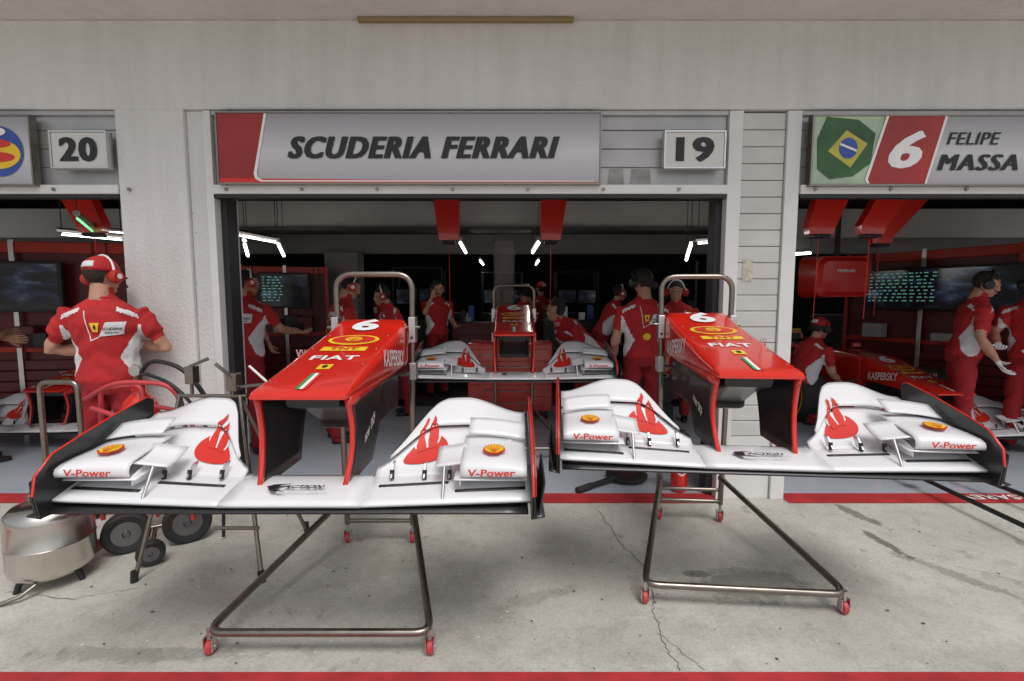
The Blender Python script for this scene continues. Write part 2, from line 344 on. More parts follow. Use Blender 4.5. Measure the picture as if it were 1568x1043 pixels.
# ---------------------------------------------------------------- building
def wallmat():
    m=bpy.data.materials.new('painted_stucco'); m.use_nodes=True; nt=m.node_tree;N=nt.nodes;L=nt.links;b=N['Principled BSDF']
    tc=N.new('ShaderNodeTexCoord')
    n1=N.new('ShaderNodeTexNoise'); n1.inputs['Scale'].default_value=1.0; n1.inputs['Detail'].default_value=8
    mp=N.new('ShaderNodeMapping'); mp.inputs['Scale'].default_value=(6,6,.5); L.new(tc.outputs['Object'],mp.inputs['Vector'])
    n2=N.new('ShaderNodeTexNoise'); n2.inputs['Scale'].default_value=1.5; n2.inputs['Detail'].default_value=6; L.new(mp.outputs[0],n2.inputs['Vector'])
    n3=N.new('ShaderNodeTexNoise'); n3.inputs['Scale'].default_value=45; n3.inputs['Detail'].default_value=4
    for n in (n1,n3): L.new(tc.outputs['Object'],n.inputs['Vector'])
    r=N.new('ShaderNodeValToRGB'); r.color_ramp.elements[0].position=.33; r.color_ramp.elements[0].color=(.60,.595,.58,1); r.color_ramp.elements[1].position=.6; r.color_ramp.elements[1].color=(.70,.695,.685,1)
    ad=N.new('ShaderNodeMath'); ad.operation='ADD'; mu=N.new('ShaderNodeMath'); mu.operation='MULTIPLY'; mu.inputs[1].default_value=.5
    L.new(n1.outputs['Fac'],ad.inputs[0]); L.new(n2.outputs['Fac'],ad.inputs[1]); L.new(ad.outputs[0],mu.inputs[0]); L.new(mu.outputs[0],r.inputs['Fac'])
    sp=N.new('ShaderNodeValToRGB'); sp.color_ramp.elements[0].position=.225; sp.color_ramp.elements[0].color=(.3,.29,.27,1); sp.color_ramp.elements[1].position=.245; sp.color_ramp.elements[1].color=(1,1,1,1)
    n4=N.new('ShaderNodeTexNoise'); n4.inputs['Scale'].default_value=45; n4.inputs['Detail'].default_value=2; L.new(tc.outputs['Object'],n4.inputs['Vector']); L.new(n4.outputs['Fac'],sp.inputs['Fac'])
    mx=N.new('ShaderNodeMix'); mx.data_type='RGBA'; mx.blend_type='MULTIPLY'; mx.inputs['Factor'].default_value=1
    L.new(r.outputs[0],mx.inputs['A']); L.new(sp.outputs[0],mx.inputs['B']); L.new(mx.outputs['Result'],b.inputs['Base Color'])
    b.inputs['Roughness'].default_value=.8
    bp=N.new('ShaderNodeBump'); bp.inputs['Strength'].default_value=.6; bp.inputs['Distance'].default_value=.01; L.new(n3.outputs['Fac'],bp.inputs['Height']); L.new(bp.outputs[0],b.inputs['Normal'])
    return m
WALL=wallmat()
FRAME=nmat('white_frame_paint',(.70,.70,.69),.45,var=.06,bump=.1,scale=3)
SLAT=nmat('shutter_slat',(.56,.56,.54),.4,var=.1,scale=4)
SLATG=nmat('shutter_grey',(.42,.42,.42),.35,var=.22,scale=3,metal=.3)
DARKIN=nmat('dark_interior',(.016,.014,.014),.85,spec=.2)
GREYIN=nmat('grey_bulkhead',(.40,.40,.38),.7,var=.1,scale=2)
GREYD=nmat('rear_bulkhead_grey',(.22,.22,.21),.7,var=.1,scale=2)
DKRED=nmat('dark_red_panel',(.11,.006,.008),.4,var=.15,scale=2)
ORED=nmat('red_panel_bright',(.42,.022,.012),.4,var=.08)
B=empty('pit_garage_building')
Y0=3.49
box('upper_beam',(-14,Y0,2.81),(14,3.95,3.40),WALL,B,.008)
box('upper_storey_wall',(-14,3.6,3.62),(14,3.95,6.5),WALL,B)
box('balcony_slab',(-14,2.55,3.40),(14,3.95,3.62),WALL,B,.01)
box('soffit_strip_lamp_housing',(-1.05,3.445,3.372),(.42,3.487,3.398),nmat('ochre_housing',(.28,.21,.09),.6),B,.006)
box('pillar',(-2.77,Y0-.003,0),(-2.29,3.95,2.815),WALL,B,.012)
box('pillar_reveal',(-2.288,Y0+.03,0),(-2.165,3.9,2.808),WALL,B,.004)
box('door_frame',(-2.163,Y0+.01,0),(-2.11,3.8,2.806),FRAME,B,.003)
for a,b_ in ((-2.108,-2.065),(1.475,1.52),(2.032,2.06),(-2.80,-2.772)):
    box('door_track',(a,Y0+.08,0),(b_,3.7,2.27),BLACK,B)
box('door_frame',(1.522,Y0+.01,0),(1.62,3.8,2.806),FRAME,B,.004)
box('door_frame',(1.93,Y0+.01,0),(2.03,3.8,2.806),FRAME,B,.004)
box('pillar_core',(1.622,Y0+.06,0),(1.928,3.8,2.806),SLATG,B)
z=.0
while z<2.79:
    h=min(.116,2.80-z)
    if z<.25: box('slat_plain',(1.624,Y0+.035,z),(1.926,Y0+.055,z+.238),FRAME,B,.003); z+=.24; continue
    box('shutter_slat',(1.624,Y0+.03,z),(1.926,Y0+.058,z+h-.004),SLAT,B,.006); z+=h
mk('notice_sticker',[(1.66,Y0+.0265,1.62),(1.735,Y0+.0265,1.62),(1.735,Y0+.0265,1.78),(1.66,Y0+.0265,1.78)],[(0,1,2,3)],nmat('sticker_beige',(.50,.47,.38),.6,var=.4,scale=40),B)
for x in (-6.97,5.68,9.85,-11): box('pillar',(x,Y0-.002,0),(x+.45,3.95,2.812),WALL,B,.01)
for (a,b) in ((-6.5,-2.772),(-2.108,1.52),(2.032,5.67),(6.14,9.84)):
    for k in range(4):
        box('header_slat',(a+.002,Y0+.045,2.30+k*.128),(b-.002,Y0+.075,2.30+k*.128+.125),SLATG,B,.006)
    box('header_rail',(a+.002,Y0-.01,2.232),(b-.002,Y0+.07,2.296),FRAME,B,.006)
    box('header_gap_strip',(a+.002,Y0+.0,2.205),(b-.002,Y0+.06,2.230),BLACK,B)  # black bar standing for the dark gap below the rail
    box('header_top_trim',(a+.002,Y0+.02,2.778),(b-.002,Y0+.07,2.806),SLATG,B)
    n=int((b-a)/.53)
    for k in range(n+1):
        tube('rail_bolt',[(a+.1+k*.53,Y0-.022,2.262),(a+.1+k*.53,Y0-.009,2.262)],.012,STEEL,B,n=8)
DIRT=nmat('weathered_metal',(.30,.295,.29),.5,var=.4,scale=9)
for a,b_ in ((.68,.80),(.84,.99)): mk('header_dirt_patch',[(a,Y0+.0435,2.31),(b_,Y0+.0435,2.31),(b_-.01,Y0+.0435,2.42),(a+.01,Y0+.0435,2.415)],[(0,1,2,3)],DIRT,B)
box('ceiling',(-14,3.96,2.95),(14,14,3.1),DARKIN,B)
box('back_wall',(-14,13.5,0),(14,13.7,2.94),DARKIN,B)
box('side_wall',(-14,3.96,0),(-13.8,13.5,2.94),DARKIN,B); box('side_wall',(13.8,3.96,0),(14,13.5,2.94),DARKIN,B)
box('inner_bulkhead',(-3.6,6.2,2.38),(3.4,6.4,2.72),GREYIN,B,.01)
box('inner_bulkhead_lip',(-3.6,6.12,2.345),(3.4,6.42,2.378),nmat('dark_trim',(.04,.04,.04),.5),B)
box('rear_bulkhead',(-9,8.6,2.28),(9,8.8,2.62),GREYD,B,.01)
box('side_bay_bulkhead',(3.6,6.9,2.35),(9,7.1,2.75),GREYIN,B,.01)
box('side_bay_bulkhead',(-9,6.9,2.35),(-3.8,7.1,2.75),GREYIN,B,.01)
box('inner_column',(-3.15,8.2,0),(-2.6,8.58,2.27),GREYD,B,.01)
box('inner_column',(3.9,8.2,0),(4.3,8.58,2.27),GREYD,B,.01)
# floor & ground
def groundmat():
    m=bpy.data.materials.new('pit_lane_concrete'); m.use_nodes=True; nt=m.node_tree;N=nt.nodes;L=nt.links;b=N['Principled BSDF']
    tc=N.new('ShaderNodeTexCoord'); V=tc.outputs['Object']
    def noise(s,d=6,rg=.55):
        n=N.new('ShaderNodeTexNoise'); n.inputs['Scale'].default_value=s; n.inputs['Detail'].default_value=d; n.inputs['Roughness'].default_value=rg; L.new(V,n.inputs['Vector']); return n.outputs['Fac']
    def math_(op,a,b_=None,clamp=False):
        n=N.new('ShaderNodeMath'); n.operation=op; n.use_clamp=clamp
        for i,x in enumerate((a,b_)):
            if x is None: continue
            if isinstance(x,(int,float)): n.inputs[i].default_value=x
            else: L.new(x,n.inputs[i])
        return n.outputs[0]
    def ramp(f,p0,c0,p1,c1):
        r=N.new('ShaderNodeValToRGB'); r.color_ramp.elements[0].position=p0; r.color_ramp.elements[0].color=(*c0,1); r.color_ramp.elements[1].position=p1; r.color_ramp.elements[1].color=(*c1,1); L.new(f,r.inputs['Fac']); return r.outputs[0]
    def mul(a,b_,f=1):
        x=N.new('ShaderNodeMix'); x.data_type='RGBA'; x.blend_type='MULTIPLY'; x.inputs['Factor'].default_value=f; L.new(a,x.inputs['A']); L.new(b_,x.inputs['B']); return x.outputs['Result']
    base=ramp(noise(1.6,9,.62),.3,(.46,.445,.40),.7,(.62,.60,.55))
    fine=ramp(noise(60,5,.7),.3,(.78,.78,.77),.6,(1,1,1))
    mid=ramp(noise(9,7,.75),.33,(.82,.815,.80),.52,(1,1,1))
    spots=ramp(noise(5,3,.5),.28,(.68,.67,.64),.33,(1,1,1))
    pits=ramp(noise(34,2,.5),.255,(.42,.41,.39),.285,(1,1,1))
    sep=N.new('ShaderNodeSeparateXYZ'); L.new(V,sep.inputs[0]); X,Yy=sep.outputs[0],sep.outputs[1]
    wob=noise(11,8,.8); 
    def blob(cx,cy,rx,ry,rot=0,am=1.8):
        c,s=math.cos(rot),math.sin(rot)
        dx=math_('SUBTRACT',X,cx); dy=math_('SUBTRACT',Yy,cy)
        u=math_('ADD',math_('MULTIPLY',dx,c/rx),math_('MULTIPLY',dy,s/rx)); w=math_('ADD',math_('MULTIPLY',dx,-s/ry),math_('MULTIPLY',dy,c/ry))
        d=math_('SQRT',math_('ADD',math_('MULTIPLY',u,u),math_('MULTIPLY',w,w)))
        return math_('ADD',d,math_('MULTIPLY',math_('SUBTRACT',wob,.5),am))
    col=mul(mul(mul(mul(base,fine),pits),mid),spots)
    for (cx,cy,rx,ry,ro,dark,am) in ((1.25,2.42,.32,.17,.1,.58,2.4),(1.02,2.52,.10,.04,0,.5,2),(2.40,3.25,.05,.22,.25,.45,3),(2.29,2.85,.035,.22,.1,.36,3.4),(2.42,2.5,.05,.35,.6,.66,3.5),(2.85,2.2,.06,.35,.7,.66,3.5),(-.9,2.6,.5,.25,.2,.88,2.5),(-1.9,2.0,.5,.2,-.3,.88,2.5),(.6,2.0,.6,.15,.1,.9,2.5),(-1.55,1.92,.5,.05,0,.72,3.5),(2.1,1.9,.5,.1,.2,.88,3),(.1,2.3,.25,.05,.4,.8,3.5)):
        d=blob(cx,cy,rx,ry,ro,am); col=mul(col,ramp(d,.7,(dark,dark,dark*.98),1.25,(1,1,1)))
    L.new(col,b.inputs['Base Color']); 
    rr=N.new('ShaderNodeMapRange'); rr.inputs['To Min'].default_value=.55; rr.inputs['To Max'].default_value=.85; L.new(noise(3),rr.inputs['Value']); L.new(rr.outputs[0],b.inputs['Roughness'])
    bp=N.new('ShaderNodeBump'); bp.inputs['Strength'].default_value=.4; bp.inputs['Distance'].default_value=.006; L.new(noise(70,6,.7),bp.inputs['Height']); L.new(bp.outputs[0],b.inputs['Normal'])
    return m
GM=groundmat()
mk('ground',[(-300,-300,0),(300,-300,0),(300,300,0),(-300,300,0)],[(0,1,2,3)],GM)
FL=nmat('garage_floor_paint',(.40,.44,.50),.18,var=.08,scale=2,bump=.05,bscale=30)
mk('garage_floor',[(-13.8,3.6,.004),(13.8,3.6,.004),(13.8,13.5,.004),(-13.8,13.5,.004)],[(0,1,2,3)],FL)
mk('rear_floor_shade_sheet',[(-13.8,6.6,.008),(13.8,6.6,.008),(13.8,13.4,.008),(-13.8,13.4,.008)],[(0,1,2,3)],nmat('rear_floor_shade',(.05,.05,.055),.5,var=.1))  # dark sheet added over the rear floor, interior shade put into its colour
e=empty('threshold_line')
for a,b in ((-6.5,-2.773),(-2.108,1.519),(2.033,5.67)):
    mk('painted_line',[(a,3.43,.004),(b,3.43,.004),(b,3.598,.008),(a,3.598,.008)],[(0,1,2,3)],REDFLOOR,e)
decal('line_lettering',text2d('ESAREV',.11,.002,0,1.3,1.1),plane((3.62,3.515,.013),(-1,0,0),(0,-1,-.02)),WHTP,e)
e=empty('pit_lane_line'); mk('painted_line',[(-60,1.35,.004),(60,1.35,.004),(60,1.82,.004),(-60,1.82,.004)],[(0,1,2,3)],REDFLOOR,e)
CR=nmat('crack_dark',(.13,.12,.11),.9)
e=empty('concrete_crack')
def crack(pts,w=.003):
    P=[]
    for i in range(len(pts)-1):
        a=Vector(pts[i]);b_=Vector(pts[i+1])
        for k in range(10):
            p=a.lerp(b_,k/10); P.append(Vector((p.x+random.uniform(-.014,.014),p.y+random.uniform(-.010,.010))))
    P.append(Vector(pts[-1])); V=[];F=[]
    for i,p in enumerate(P):
        d=(P[min(i+1,len(P)-1)]-P[max(0,i-1)]).normalized(); n=Vector((-d.y,d.x)); ww=w*random.uniform(.25,1)
        V+=[(p.x+n.x*ww,p.y+n.y*ww,.003),(p.x-n.x*ww,p.y-n.y*ww,.003)]
    F=[(2*i,2*i+1,2*i+3,2*i+2) for i in range(len(P)-1)]
    mk('crack_segment',V,F,CR,e)
crack([(.62,3.3),(.66,2.85),(.75,2.55),(.70,2.3),(.66,2.05),(.68,1.83)])
crack([(.66,2.05),(.78,1.83)],.002); crack([(-2.6,2.35),(-2.2,2.3),(-1.95,2.38)],.002); crack([(2.5,2.6),(2.9,2.3)],.002)
V=[];F=[]
for k in range(190):
    x=random.uniform(-3,3.4); y=random.uniform(1.85,3.4); s=random.uniform(.002,.008); i=len(V); a0=random.random()*6
    V+=[(x+math.cos(a0+j*1.256)*s*random.uniform(.6,1.4),y+math.sin(a0+j*1.256)*s,.0045) for j in range(5)]; F.append(tuple(range(i,i+5)))
e=empty('ground_debris'); mk('light_chips',V[:350],F[:70],nmat('chip_light',(.75,.75,.73),.8),e)
mk('dark_chips',V[350:],[tuple(q-350 for q in f) for f in F[70:]],nmat('chip_dark',(.12,.11,.10),.8),e)
# ---------------------------------------------------------------- signs
def signmat():
    m=bpy.data.materials.new('sign_silver_print'); m.use_nodes=True; nt=m.node_tree;N=nt.nodes;L=nt.links;b=N['Principled BSDF']
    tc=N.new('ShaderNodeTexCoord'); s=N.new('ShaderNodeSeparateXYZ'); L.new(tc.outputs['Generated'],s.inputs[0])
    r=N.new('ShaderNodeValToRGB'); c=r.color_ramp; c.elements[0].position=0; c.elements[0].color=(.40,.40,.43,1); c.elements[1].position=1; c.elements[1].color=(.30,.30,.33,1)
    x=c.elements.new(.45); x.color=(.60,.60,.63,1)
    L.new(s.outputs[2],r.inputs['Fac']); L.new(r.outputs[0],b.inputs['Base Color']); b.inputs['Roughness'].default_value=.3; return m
SGN=signmat()
NUM=nmat('number_plate_white',(.62,.62,.60),.4,var=.03)
def sign(name,x0,x1,z0,z1,y=3.44,m=None):
    E=empty(name,(x0,y,z0)); w=x1-x0;h=z1-z0
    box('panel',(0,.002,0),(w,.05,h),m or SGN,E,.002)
    for q,(a,b) in enumerate((((-.012,-.004,-.012),(w+.012,.055,-.001)),((-.012,-.004,h+.001),(w+.012,.055,h+.012)),((-.012,-.003,-.0005),(-.001,.054,h+.0005)),((w+.001,-.003,-.0005),(w+.012,.054,h+.0005)))):
        box('frame_bar',a,b,STEEL if m is None else ALU,E)
    return E
Pl=lambda d:plane((0,-d,0),(1,0,0),(0,0,1))
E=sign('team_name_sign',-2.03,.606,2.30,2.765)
decal('red_field',poly2d([(0.002,.0),(.26,.03),(.33,.463),(.002,.463)]),Pl(.001),nmat('sign_red',(.32,.02,.02),.4,var=.35,scale=2),E)
decal('white_edge',poly2d([(.24,.06),(.25,.025),(.29,.006),(2.6,.006),(2.6,.012),(.30,.016),(.268,.035),(.262,.06),(.345,.463),(.328,.463)]),Pl(.002),WHTP,E)
decal('red_rule',poly2d([(0.002,.0),(2.63,.0),(2.63,.004),(0.002,.03)]),Pl(.0015),REDP,E)
def bold_text(nm,s,size,bold,shear,wide,sp,cx,cz,w,m,par,d=.004,sh=.005):
    g=text2d(s,size,bold,shear,wide,sp); wd=max(v[0] for v in g[0])*2
    for k,q in enumerate((-sh,0,sh)): decal(nm,g,plane((cx+q,-d-.0006*k,cz),((w-2*sh)/wd,0,0),(0,0,1)),m,par)
bold_text('lettering','SCUDERIA FERRARI',.20,.0045,.3,1.0,1.16,1.42,.235,1.88,BLKP,E,sh=.009)
for nm,x0,x1 in (('20',-3.17,-2.80),('19',1.06,1.46)):
    E=sign('garage_number_sign',x0,x1,2.405,2.635,3.43,NUM); bold_text('digits',nm,.215,.006,0,1.2,1.12,(x1-x0)/2,.115,.265,BLKP,E,.002,.007)
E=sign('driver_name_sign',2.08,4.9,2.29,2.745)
decal('flag_field',poly2d([(.002,.002),(.42,.002),(.48,.453),(.002,.453)]),Pl(.001),nmat('flag_photo_green',(.30,.42,.28),.4,var=.8,scale=2.5),E)
decal('flag_dark',poly2d([(.03,.10),(.02,.30),(.08,.45),(.30,.43),(.42,.34),(.40,.14),(.28,.05),(.12,.03)]),Pl(.003),nmat('flag_dark_green',(.02,.07,.02),.4,var=.9,scale=5),E)
decal('flag_diamond',poly2d([(.10,.22),(.22,.36),(.37,.27),(.26,.11)]),Pl(.004),nmat('flag_yellow',(.50,.45,.06),.4,var=.2),E)
decal('flag_disc',ell2d(.065,.07,cx=.238,cy=.24),Pl(.005),BLUP,E)
decal('flag_band',poly2d([(.178,.26),(.295,.215),(.297,.23),(.18,.275)]),Pl(.007),WHTP,E)
decal('red_block',poly2d([(.38,.03),(.40,.002),(.79,.002),(.90,.453),(.50,.453)]),Pl(.005),MATS['sign_red'],E)
decal('block_edge',poly2d([(.365,.03),(.38,.002),(.40,.002),(.385,.03),(.505,.453),(.487,.453)]),Pl(.006),WHTP,E)
decal('block_edge',poly2d([(.78,.002),(.795,.002),(.91,.453),(.892,.453)]),Pl(.006),WHTP,E)
bold_text('number','6',.33,.008,.3,1.1,1,.64,.23,.25,WHTP,E,.007,.008)
bold_text('first_name','FELIPE',.12,.0,.25,1,1.05,1.10,.305,.37,BLKP,E,sh=.002)
bold_text('surname','MASSA',.155,.0,.25,1,1.16,1.14,.145,.56,BLKP,E,sh=.009)
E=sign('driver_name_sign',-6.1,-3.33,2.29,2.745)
decal('helmet_shell',ell2d(.17,.17,cx=2.56,cy=.22),Pl(.003),BLUP,E); decal('helmet_band',ell2d(.16,.10,cx=2.55,cy=.20),Pl(.005),YEL,E); decal('helmet_visor',ell2d(.13,.035,cx=2.54,cy=.18),Pl(.007),REDP,E)
decal('helmet_stripe',ell2d(.12,.03,cx=2.53,cy=.27),Pl(.007),REDP,E); decal('helmet_top',ell2d(.07,.03,cx=2.55,cy=.35),Pl(.007),WHTP,E)
# ---------------------------------------------------------------- interior equipment
TUBEL=nmat('lamp_tube',(1,1,.95),.4,emit=12,var=0)
GTUBE=nmat('green_lamp_tube',(.15,1,.3),.4,emit=2,var=0)
def striplamp(a,b,m=TUBEL,r=.016):
    a=Vector(a);b=Vector(b); up=Vector((0,0,.04)); E=empty('strip_lamp'); tube('lamp_tube',[a,b],r,m,E,n=8); tube('lamp_housing',[a+up-(b-a).normalized()*.03,b+up+(b-a).normalized()*.03],.026,ALU,E,n=6)
    multitube('lamp_cable',[[a+up,(a.x,a.y,2.95)],[b+up,(b.x,b.y,2.95)]],.004,BLACK,E,n=6)
for a,b in (((-.60,5.7,2.14),(-.65,6.9,2.14)),((.31,5.7,2.14),(.29,6.9,2.14)),((-3.0,5.5,2.1),(-3.24,6.0,2.02)),((-2.62,5.5,2.1),(-2.80,6.0,2.02)),((2.01,5.5,2.1),(2.14,6.0,1.97)),((2.31,5.5,2.12),(2.50,6.0,1.96)),
    ((-.6,9.2,2.2),(-.6,10.2,2.2)),((.5,9.2,2.2),(.5,10.2,2.2)),((4.3,8.0,2.2),(5.0,8.2,2.25)),((-5.2,5.9,2.3),(-4.4,5.9,2.25)),((-7.5,6,2.2),(-6.6,6,2.2)),((7,6,2.2),(7.6,6,2.2))): striplamp(a,b)
striplamp((-3.13,5.4,2.21),(-2.6,5.4,2.11),r=.006); striplamp((2.05,5.4,2.10),(2.45,5.4,2.13),r=.006); striplamp((-3.62,4.1,2.16),(-4.2,5.0,2.12),GTUBE,.008); striplamp((-4.4,4.8,2.12),(-3.9,4.9,2.08),r=.006)
def gantry(x,y,dx,w=.27):
    E=empty('red_ceiling_boom',(x,y,0))
    sec=lambda c,z,t,ww:[Vector((c-ww,-t,z)),Vector((c+ww,-t,z)),Vector((c+ww,t,z)),Vector((c-ww,t,z))]
    loft('boom_arm',[sec(-dx,2.94,.05,w*.5),sec(-dx*.4,2.5,.05,w*.5),sec(0,2.2,.05,w*.42),sec(0,2.12,.04,w*.36)],RED,E)
    box('boom_foot',(-w*.25,-.06,2.085),(w*.25,.06,2.118),BLACK,E,.008)
    tube('boom_cable',[(0,0,2.13),(0,.02,1.3)],.004,REDP,E,n=6)
gantry(-.68,5.3,.04); gantry(.42,5.3,-.05); gantry(-4.0,4.7,.35,.3); gantry(-3.35,4.7,.2,.3); gantry(3.0,4.8,-.25,.32); gantry(3.5,4.8,-.45,.3); gantry(4.2,5.6,-.6,.3)
E=empty('overhead_equipment_pod',(4.15,6.1,1.5)); 
loft('pod_body',[rrect(0,.34,.52,.02,.1),rrect(.35,.36,.55,.0,.1)],RED,E); loft('pod_nose',[rrect(-.04,.28,.46,.08,.08),rrect(0.0,.33,.51,.03,.1)],RED,E)
tube('pod_hanger',[(0,.15,.54),(0,.15,1.45)],.03,BLACK,E); decal('pod_label',text2d('FERRARI',.05,.001,0,1.2),plane((0,-.046,.34),(1,0,0),(0,0,1)),WHTP,E)
def screenmat():
    m=bpy.data.materials.new('monitor_picture'); m.use_nodes=True; nt=m.node_tree;N=nt.nodes;L=nt.links;b=N['Principled BSDF']
    tc=N.new('ShaderNodeTexCoord'); mp=N.new('ShaderNodeMapping'); mp.inputs['Scale'].default_value=(2.2,1,5); v=N.new('ShaderNodeTexNoise'); v.inputs['Scale'].default_value=1.6; v.inputs['Detail'].default_value=4; L.new(tc.outputs['Object'],mp.inputs['Vector']); L.new(mp.outputs[0],v.inputs['Vector'])
    r=N.new('ShaderNodeValToRGB'); c=r.color_ramp; c.elements[0].position=.5; c.elements[0].color=(.004,.005,.008,1); c.elements[1].position=.80; c.elements[1].color=(.3,.35,.4,1); x=c.elements.new(.62); x.color=(.02,.04,.09,1)
    L.new(v.outputs['Fac'],r.inputs['Fac']); L.new(r.outputs[0],b.inputs['Emission Color']); b.inputs['Emission Strength'].default_value=.28; b.inputs['Base Color'].default_value=(.01,.01,.01,1); b.inputs['Roughness'].default_value=.15; return m
SCR=screenmat()
TXT=nmat('screen_text_green',(.2,.6,.5),.5,emit=.25)
def panelwall(name,p0,p1,h=2.1,mon=(.2,.8)):
    p0=Vector(p0);p1=Vector(p1); L_=(p1-p0).length; a=math.atan2(p1.y-p0.y,p1.x-p0.x)
    E=empty(name,(p0.x,p0.y,0),a); box('backing',(0,0,0),(L_,.08,h),DKRED,E); box('top_band',(0,-.05,h-.12),(L_,.0-.001,h-.0),ORED,E,.01)
    box('mid_rail',(0,-.03,.9),(L_,-.001,.96),ORED,E,.005)
    n=max(2,int(L_/.9))
    for k in range(n+1): box('post',(k*L_/n-.025,-.07,0),(k*L_/n+.025,-.052,h+.02),ALU if k%2 else ORED,E,.004)
    m0,m1=mon[0]*L_,mon[1]*L_
    box('monitor_body',(m0,-.14,1.35),(m1,-.09,1.9),BLACK,E,.01); box('monitor_screen',(m0+.03,-.143,1.38),(m1-.03,-.1405,1.87),SCR,E)
    V=[];F=[]
    for k in range(9):
        zz=1.82-.045*k; x=m0+.06
        while x<m0+(m1-m0)*.45:
            w=random.uniform(.02,.06); i=len(V); V+=[(x,-.1455,zz),(x+w,-.1455,zz),(x+w,-.1455,zz+.014),(x,-.1455,zz+.014)]; F.append((i,i+1,i+2,i+3)); x+=w+random.uniform(.015,.05)
    mk('screen_timing_rows',V,F,TXT,E)
    for k in range(6):
        z0=.1+.12*k; box('drawer_front',(.1,-.05,z0),(L_-.1,-.002,z0+.105),DKRED,E,.008)
    for k in range(5):
        x=random.uniform(.2,L_-.3); hh=random.uniform(.1,.3); box('shelf_item',(x,-.2,.962),(x+random.uniform(.08,.25),-.03,.962+hh),random.choice([BLACK,CARB,GREYP,DKRED]),E,.01)
    multitube('cable_drop',[[(L_*q,-.06,h),(L_*q+.03,-.09,1.6),(L_*q-.04,-.1,1.0)] for q in (.12,.84,.9)],.006,BLACK,E,n=6,fil=.1)
    return E
panelwall('garage_partition_wall',(5.0,7.2),(6.2,4.7),2.12,(.1,.75))
panelwall('garage_partition_wall',(-6.6,5.2),(-4.35,5.6),2.12,(.15,.72))
panelwall('garage_partition_wall',(-4.2,7.6),(-3.0,7.9),2.0,(.2,.8))
def cabinet(name,x0,x1,y0,y1,h,m=RED,stuff=True):
    E=empty(name,((x0+x1)/2,y0,0)); w=(x1-x0)/2
    box('carcass',(-w,0,.1),(w,y1-y0,h),m,E,.015)
    n=max(3,int((h-.2)/.14))
    for k in range(n):
        z0=.14+k*(h-.2)/n; box('drawer',(-w+.03,-.012,z0),(w-.03,-.001,z0+(h-.2)/n-.015),m,E,.005)
        tube('drawer_handle',[(-w*.6,-.03,z0+.07),(w*.6,-.03,z0+.07)],.007,ALU,E,n=6)
    for sx in (-1,1):
        for yy in (.06,y1-y0-.06): lathe('castor',[(.01,-.015),(.045,-.015),(.045,.015),(.01,.015)],BLACK,E,(sx*(w-.07),yy,.05),'X',16)
    if stuff:
        for k in range(5):
            x=random.uniform(-w*.8,w*.8); hh=random.uniform(.06,.28); yy=random.uniform(.05,.25)
            box('boxed_part',(x-.05,yy,h+.001),(x+.05,yy+.1,h+hh),random.choice([WHITE,BLACK,BLACK,GREYP,BLUP]),E,.01)
    return E
cabinet('tool_cabinet',-.55,.5,5.9,6.4,.95,stuff=False); cabinet('tool_cabinet',-2.2,-1.4,6.6,7.1,1.0,DKRED); cabinet('tool_cabinet',1.7,2.6,6.6,7.1,1.05,DKRED); cabinet('tool_cabinet',2.25,2.9,7.0,7.4,1.2,RED); cabinet('tool_cabinet',-1.0,-.3,8.0,8.4,1.1,DKRED); cabinet('tool_cabinet',.5,1.4,7.8,8.3,1.15,BLACK)
def rack(x,y):
    E=empty('timing_screen_rack',(x,y,0)); multitube('rack_posts',[[(-.4,0,0),(-.4,0,2.0)],[(.4,0,0),(.4,0,2.0)],[(-.4,.4,0),(-.4,.4,2.0)],[(.4,.4,0),(.4,.4,2.0)],[(-.4,0,2),(.4,0,2)],[(-.4,0,1.2),(.4,0,1.2)],[(-.4,0,.6),(.4,0,.6)]],.016,BLACK,E,n=6)
    box('rack_case',(-.37,.02,.62),(.37,.38,1.15),BLACK,E,.01)
    for k in (-1,1): box('screen_body',(k*.19-.17,.0,1.4),(k*.19+.17,.05,1.66),BLACK,E,.01); box('screen_face',(k*.19-.155,-.003,1.415),(k*.19+.155,-.0005,1.645),SCR,E)
for x,y in ((-1.55,8.0),(1.25,9.3),(2.9,6.2),(-.2,9.6)): rack(x,y)
def tyrestack(x,y,n=4,r=.33):
    E=empty('tyre_stack',(x,y,0))
    for k in range(n):
        z=k*.31+.15; lathe('tyre',[(a,b+z) for a,b in tyreprof(r,.15)],TYRE,E,(0,0,0),'Z',32,True)
        lathe('sidewall_mark',[(r*.78,z+.151),(r*.82,z+.153),(r*.82,z+.151)],WHTP,E,(0,0,0),'Z',32,True)
for x,y,n in ((1.55,5.6,2),(-1.1,9.0,4),(.9,8.9,4),(2.9,8.4,3),(-3.7,6.4,3),(5.3,8.0,4)): tyrestack(x,y,n)
gl=bpy.data.materials.new('smoked_screen'); gl.use_nodes=True; b=gl.node_tree.nodes['Principled BSDF']; b.inputs['Transmission Weight'].default_value=.9; b.inputs['Base Color'].default_value=(.6,.5,.5,1); b.inputs['Roughness'].default_value=.05; b.inputs['IOR'].default_value=1.15
E=empty('clear_screen'); box('screen_sheet',(-.24,6.9,.9),(.02,6.91,2.3),gl,E); multitube('screen_frame',[[(-.25,6.9,.85),(-.25,6.9,2.33),(.03,6.9,2.33),(.03,6.9,.85)]],.008,BLACK,E)
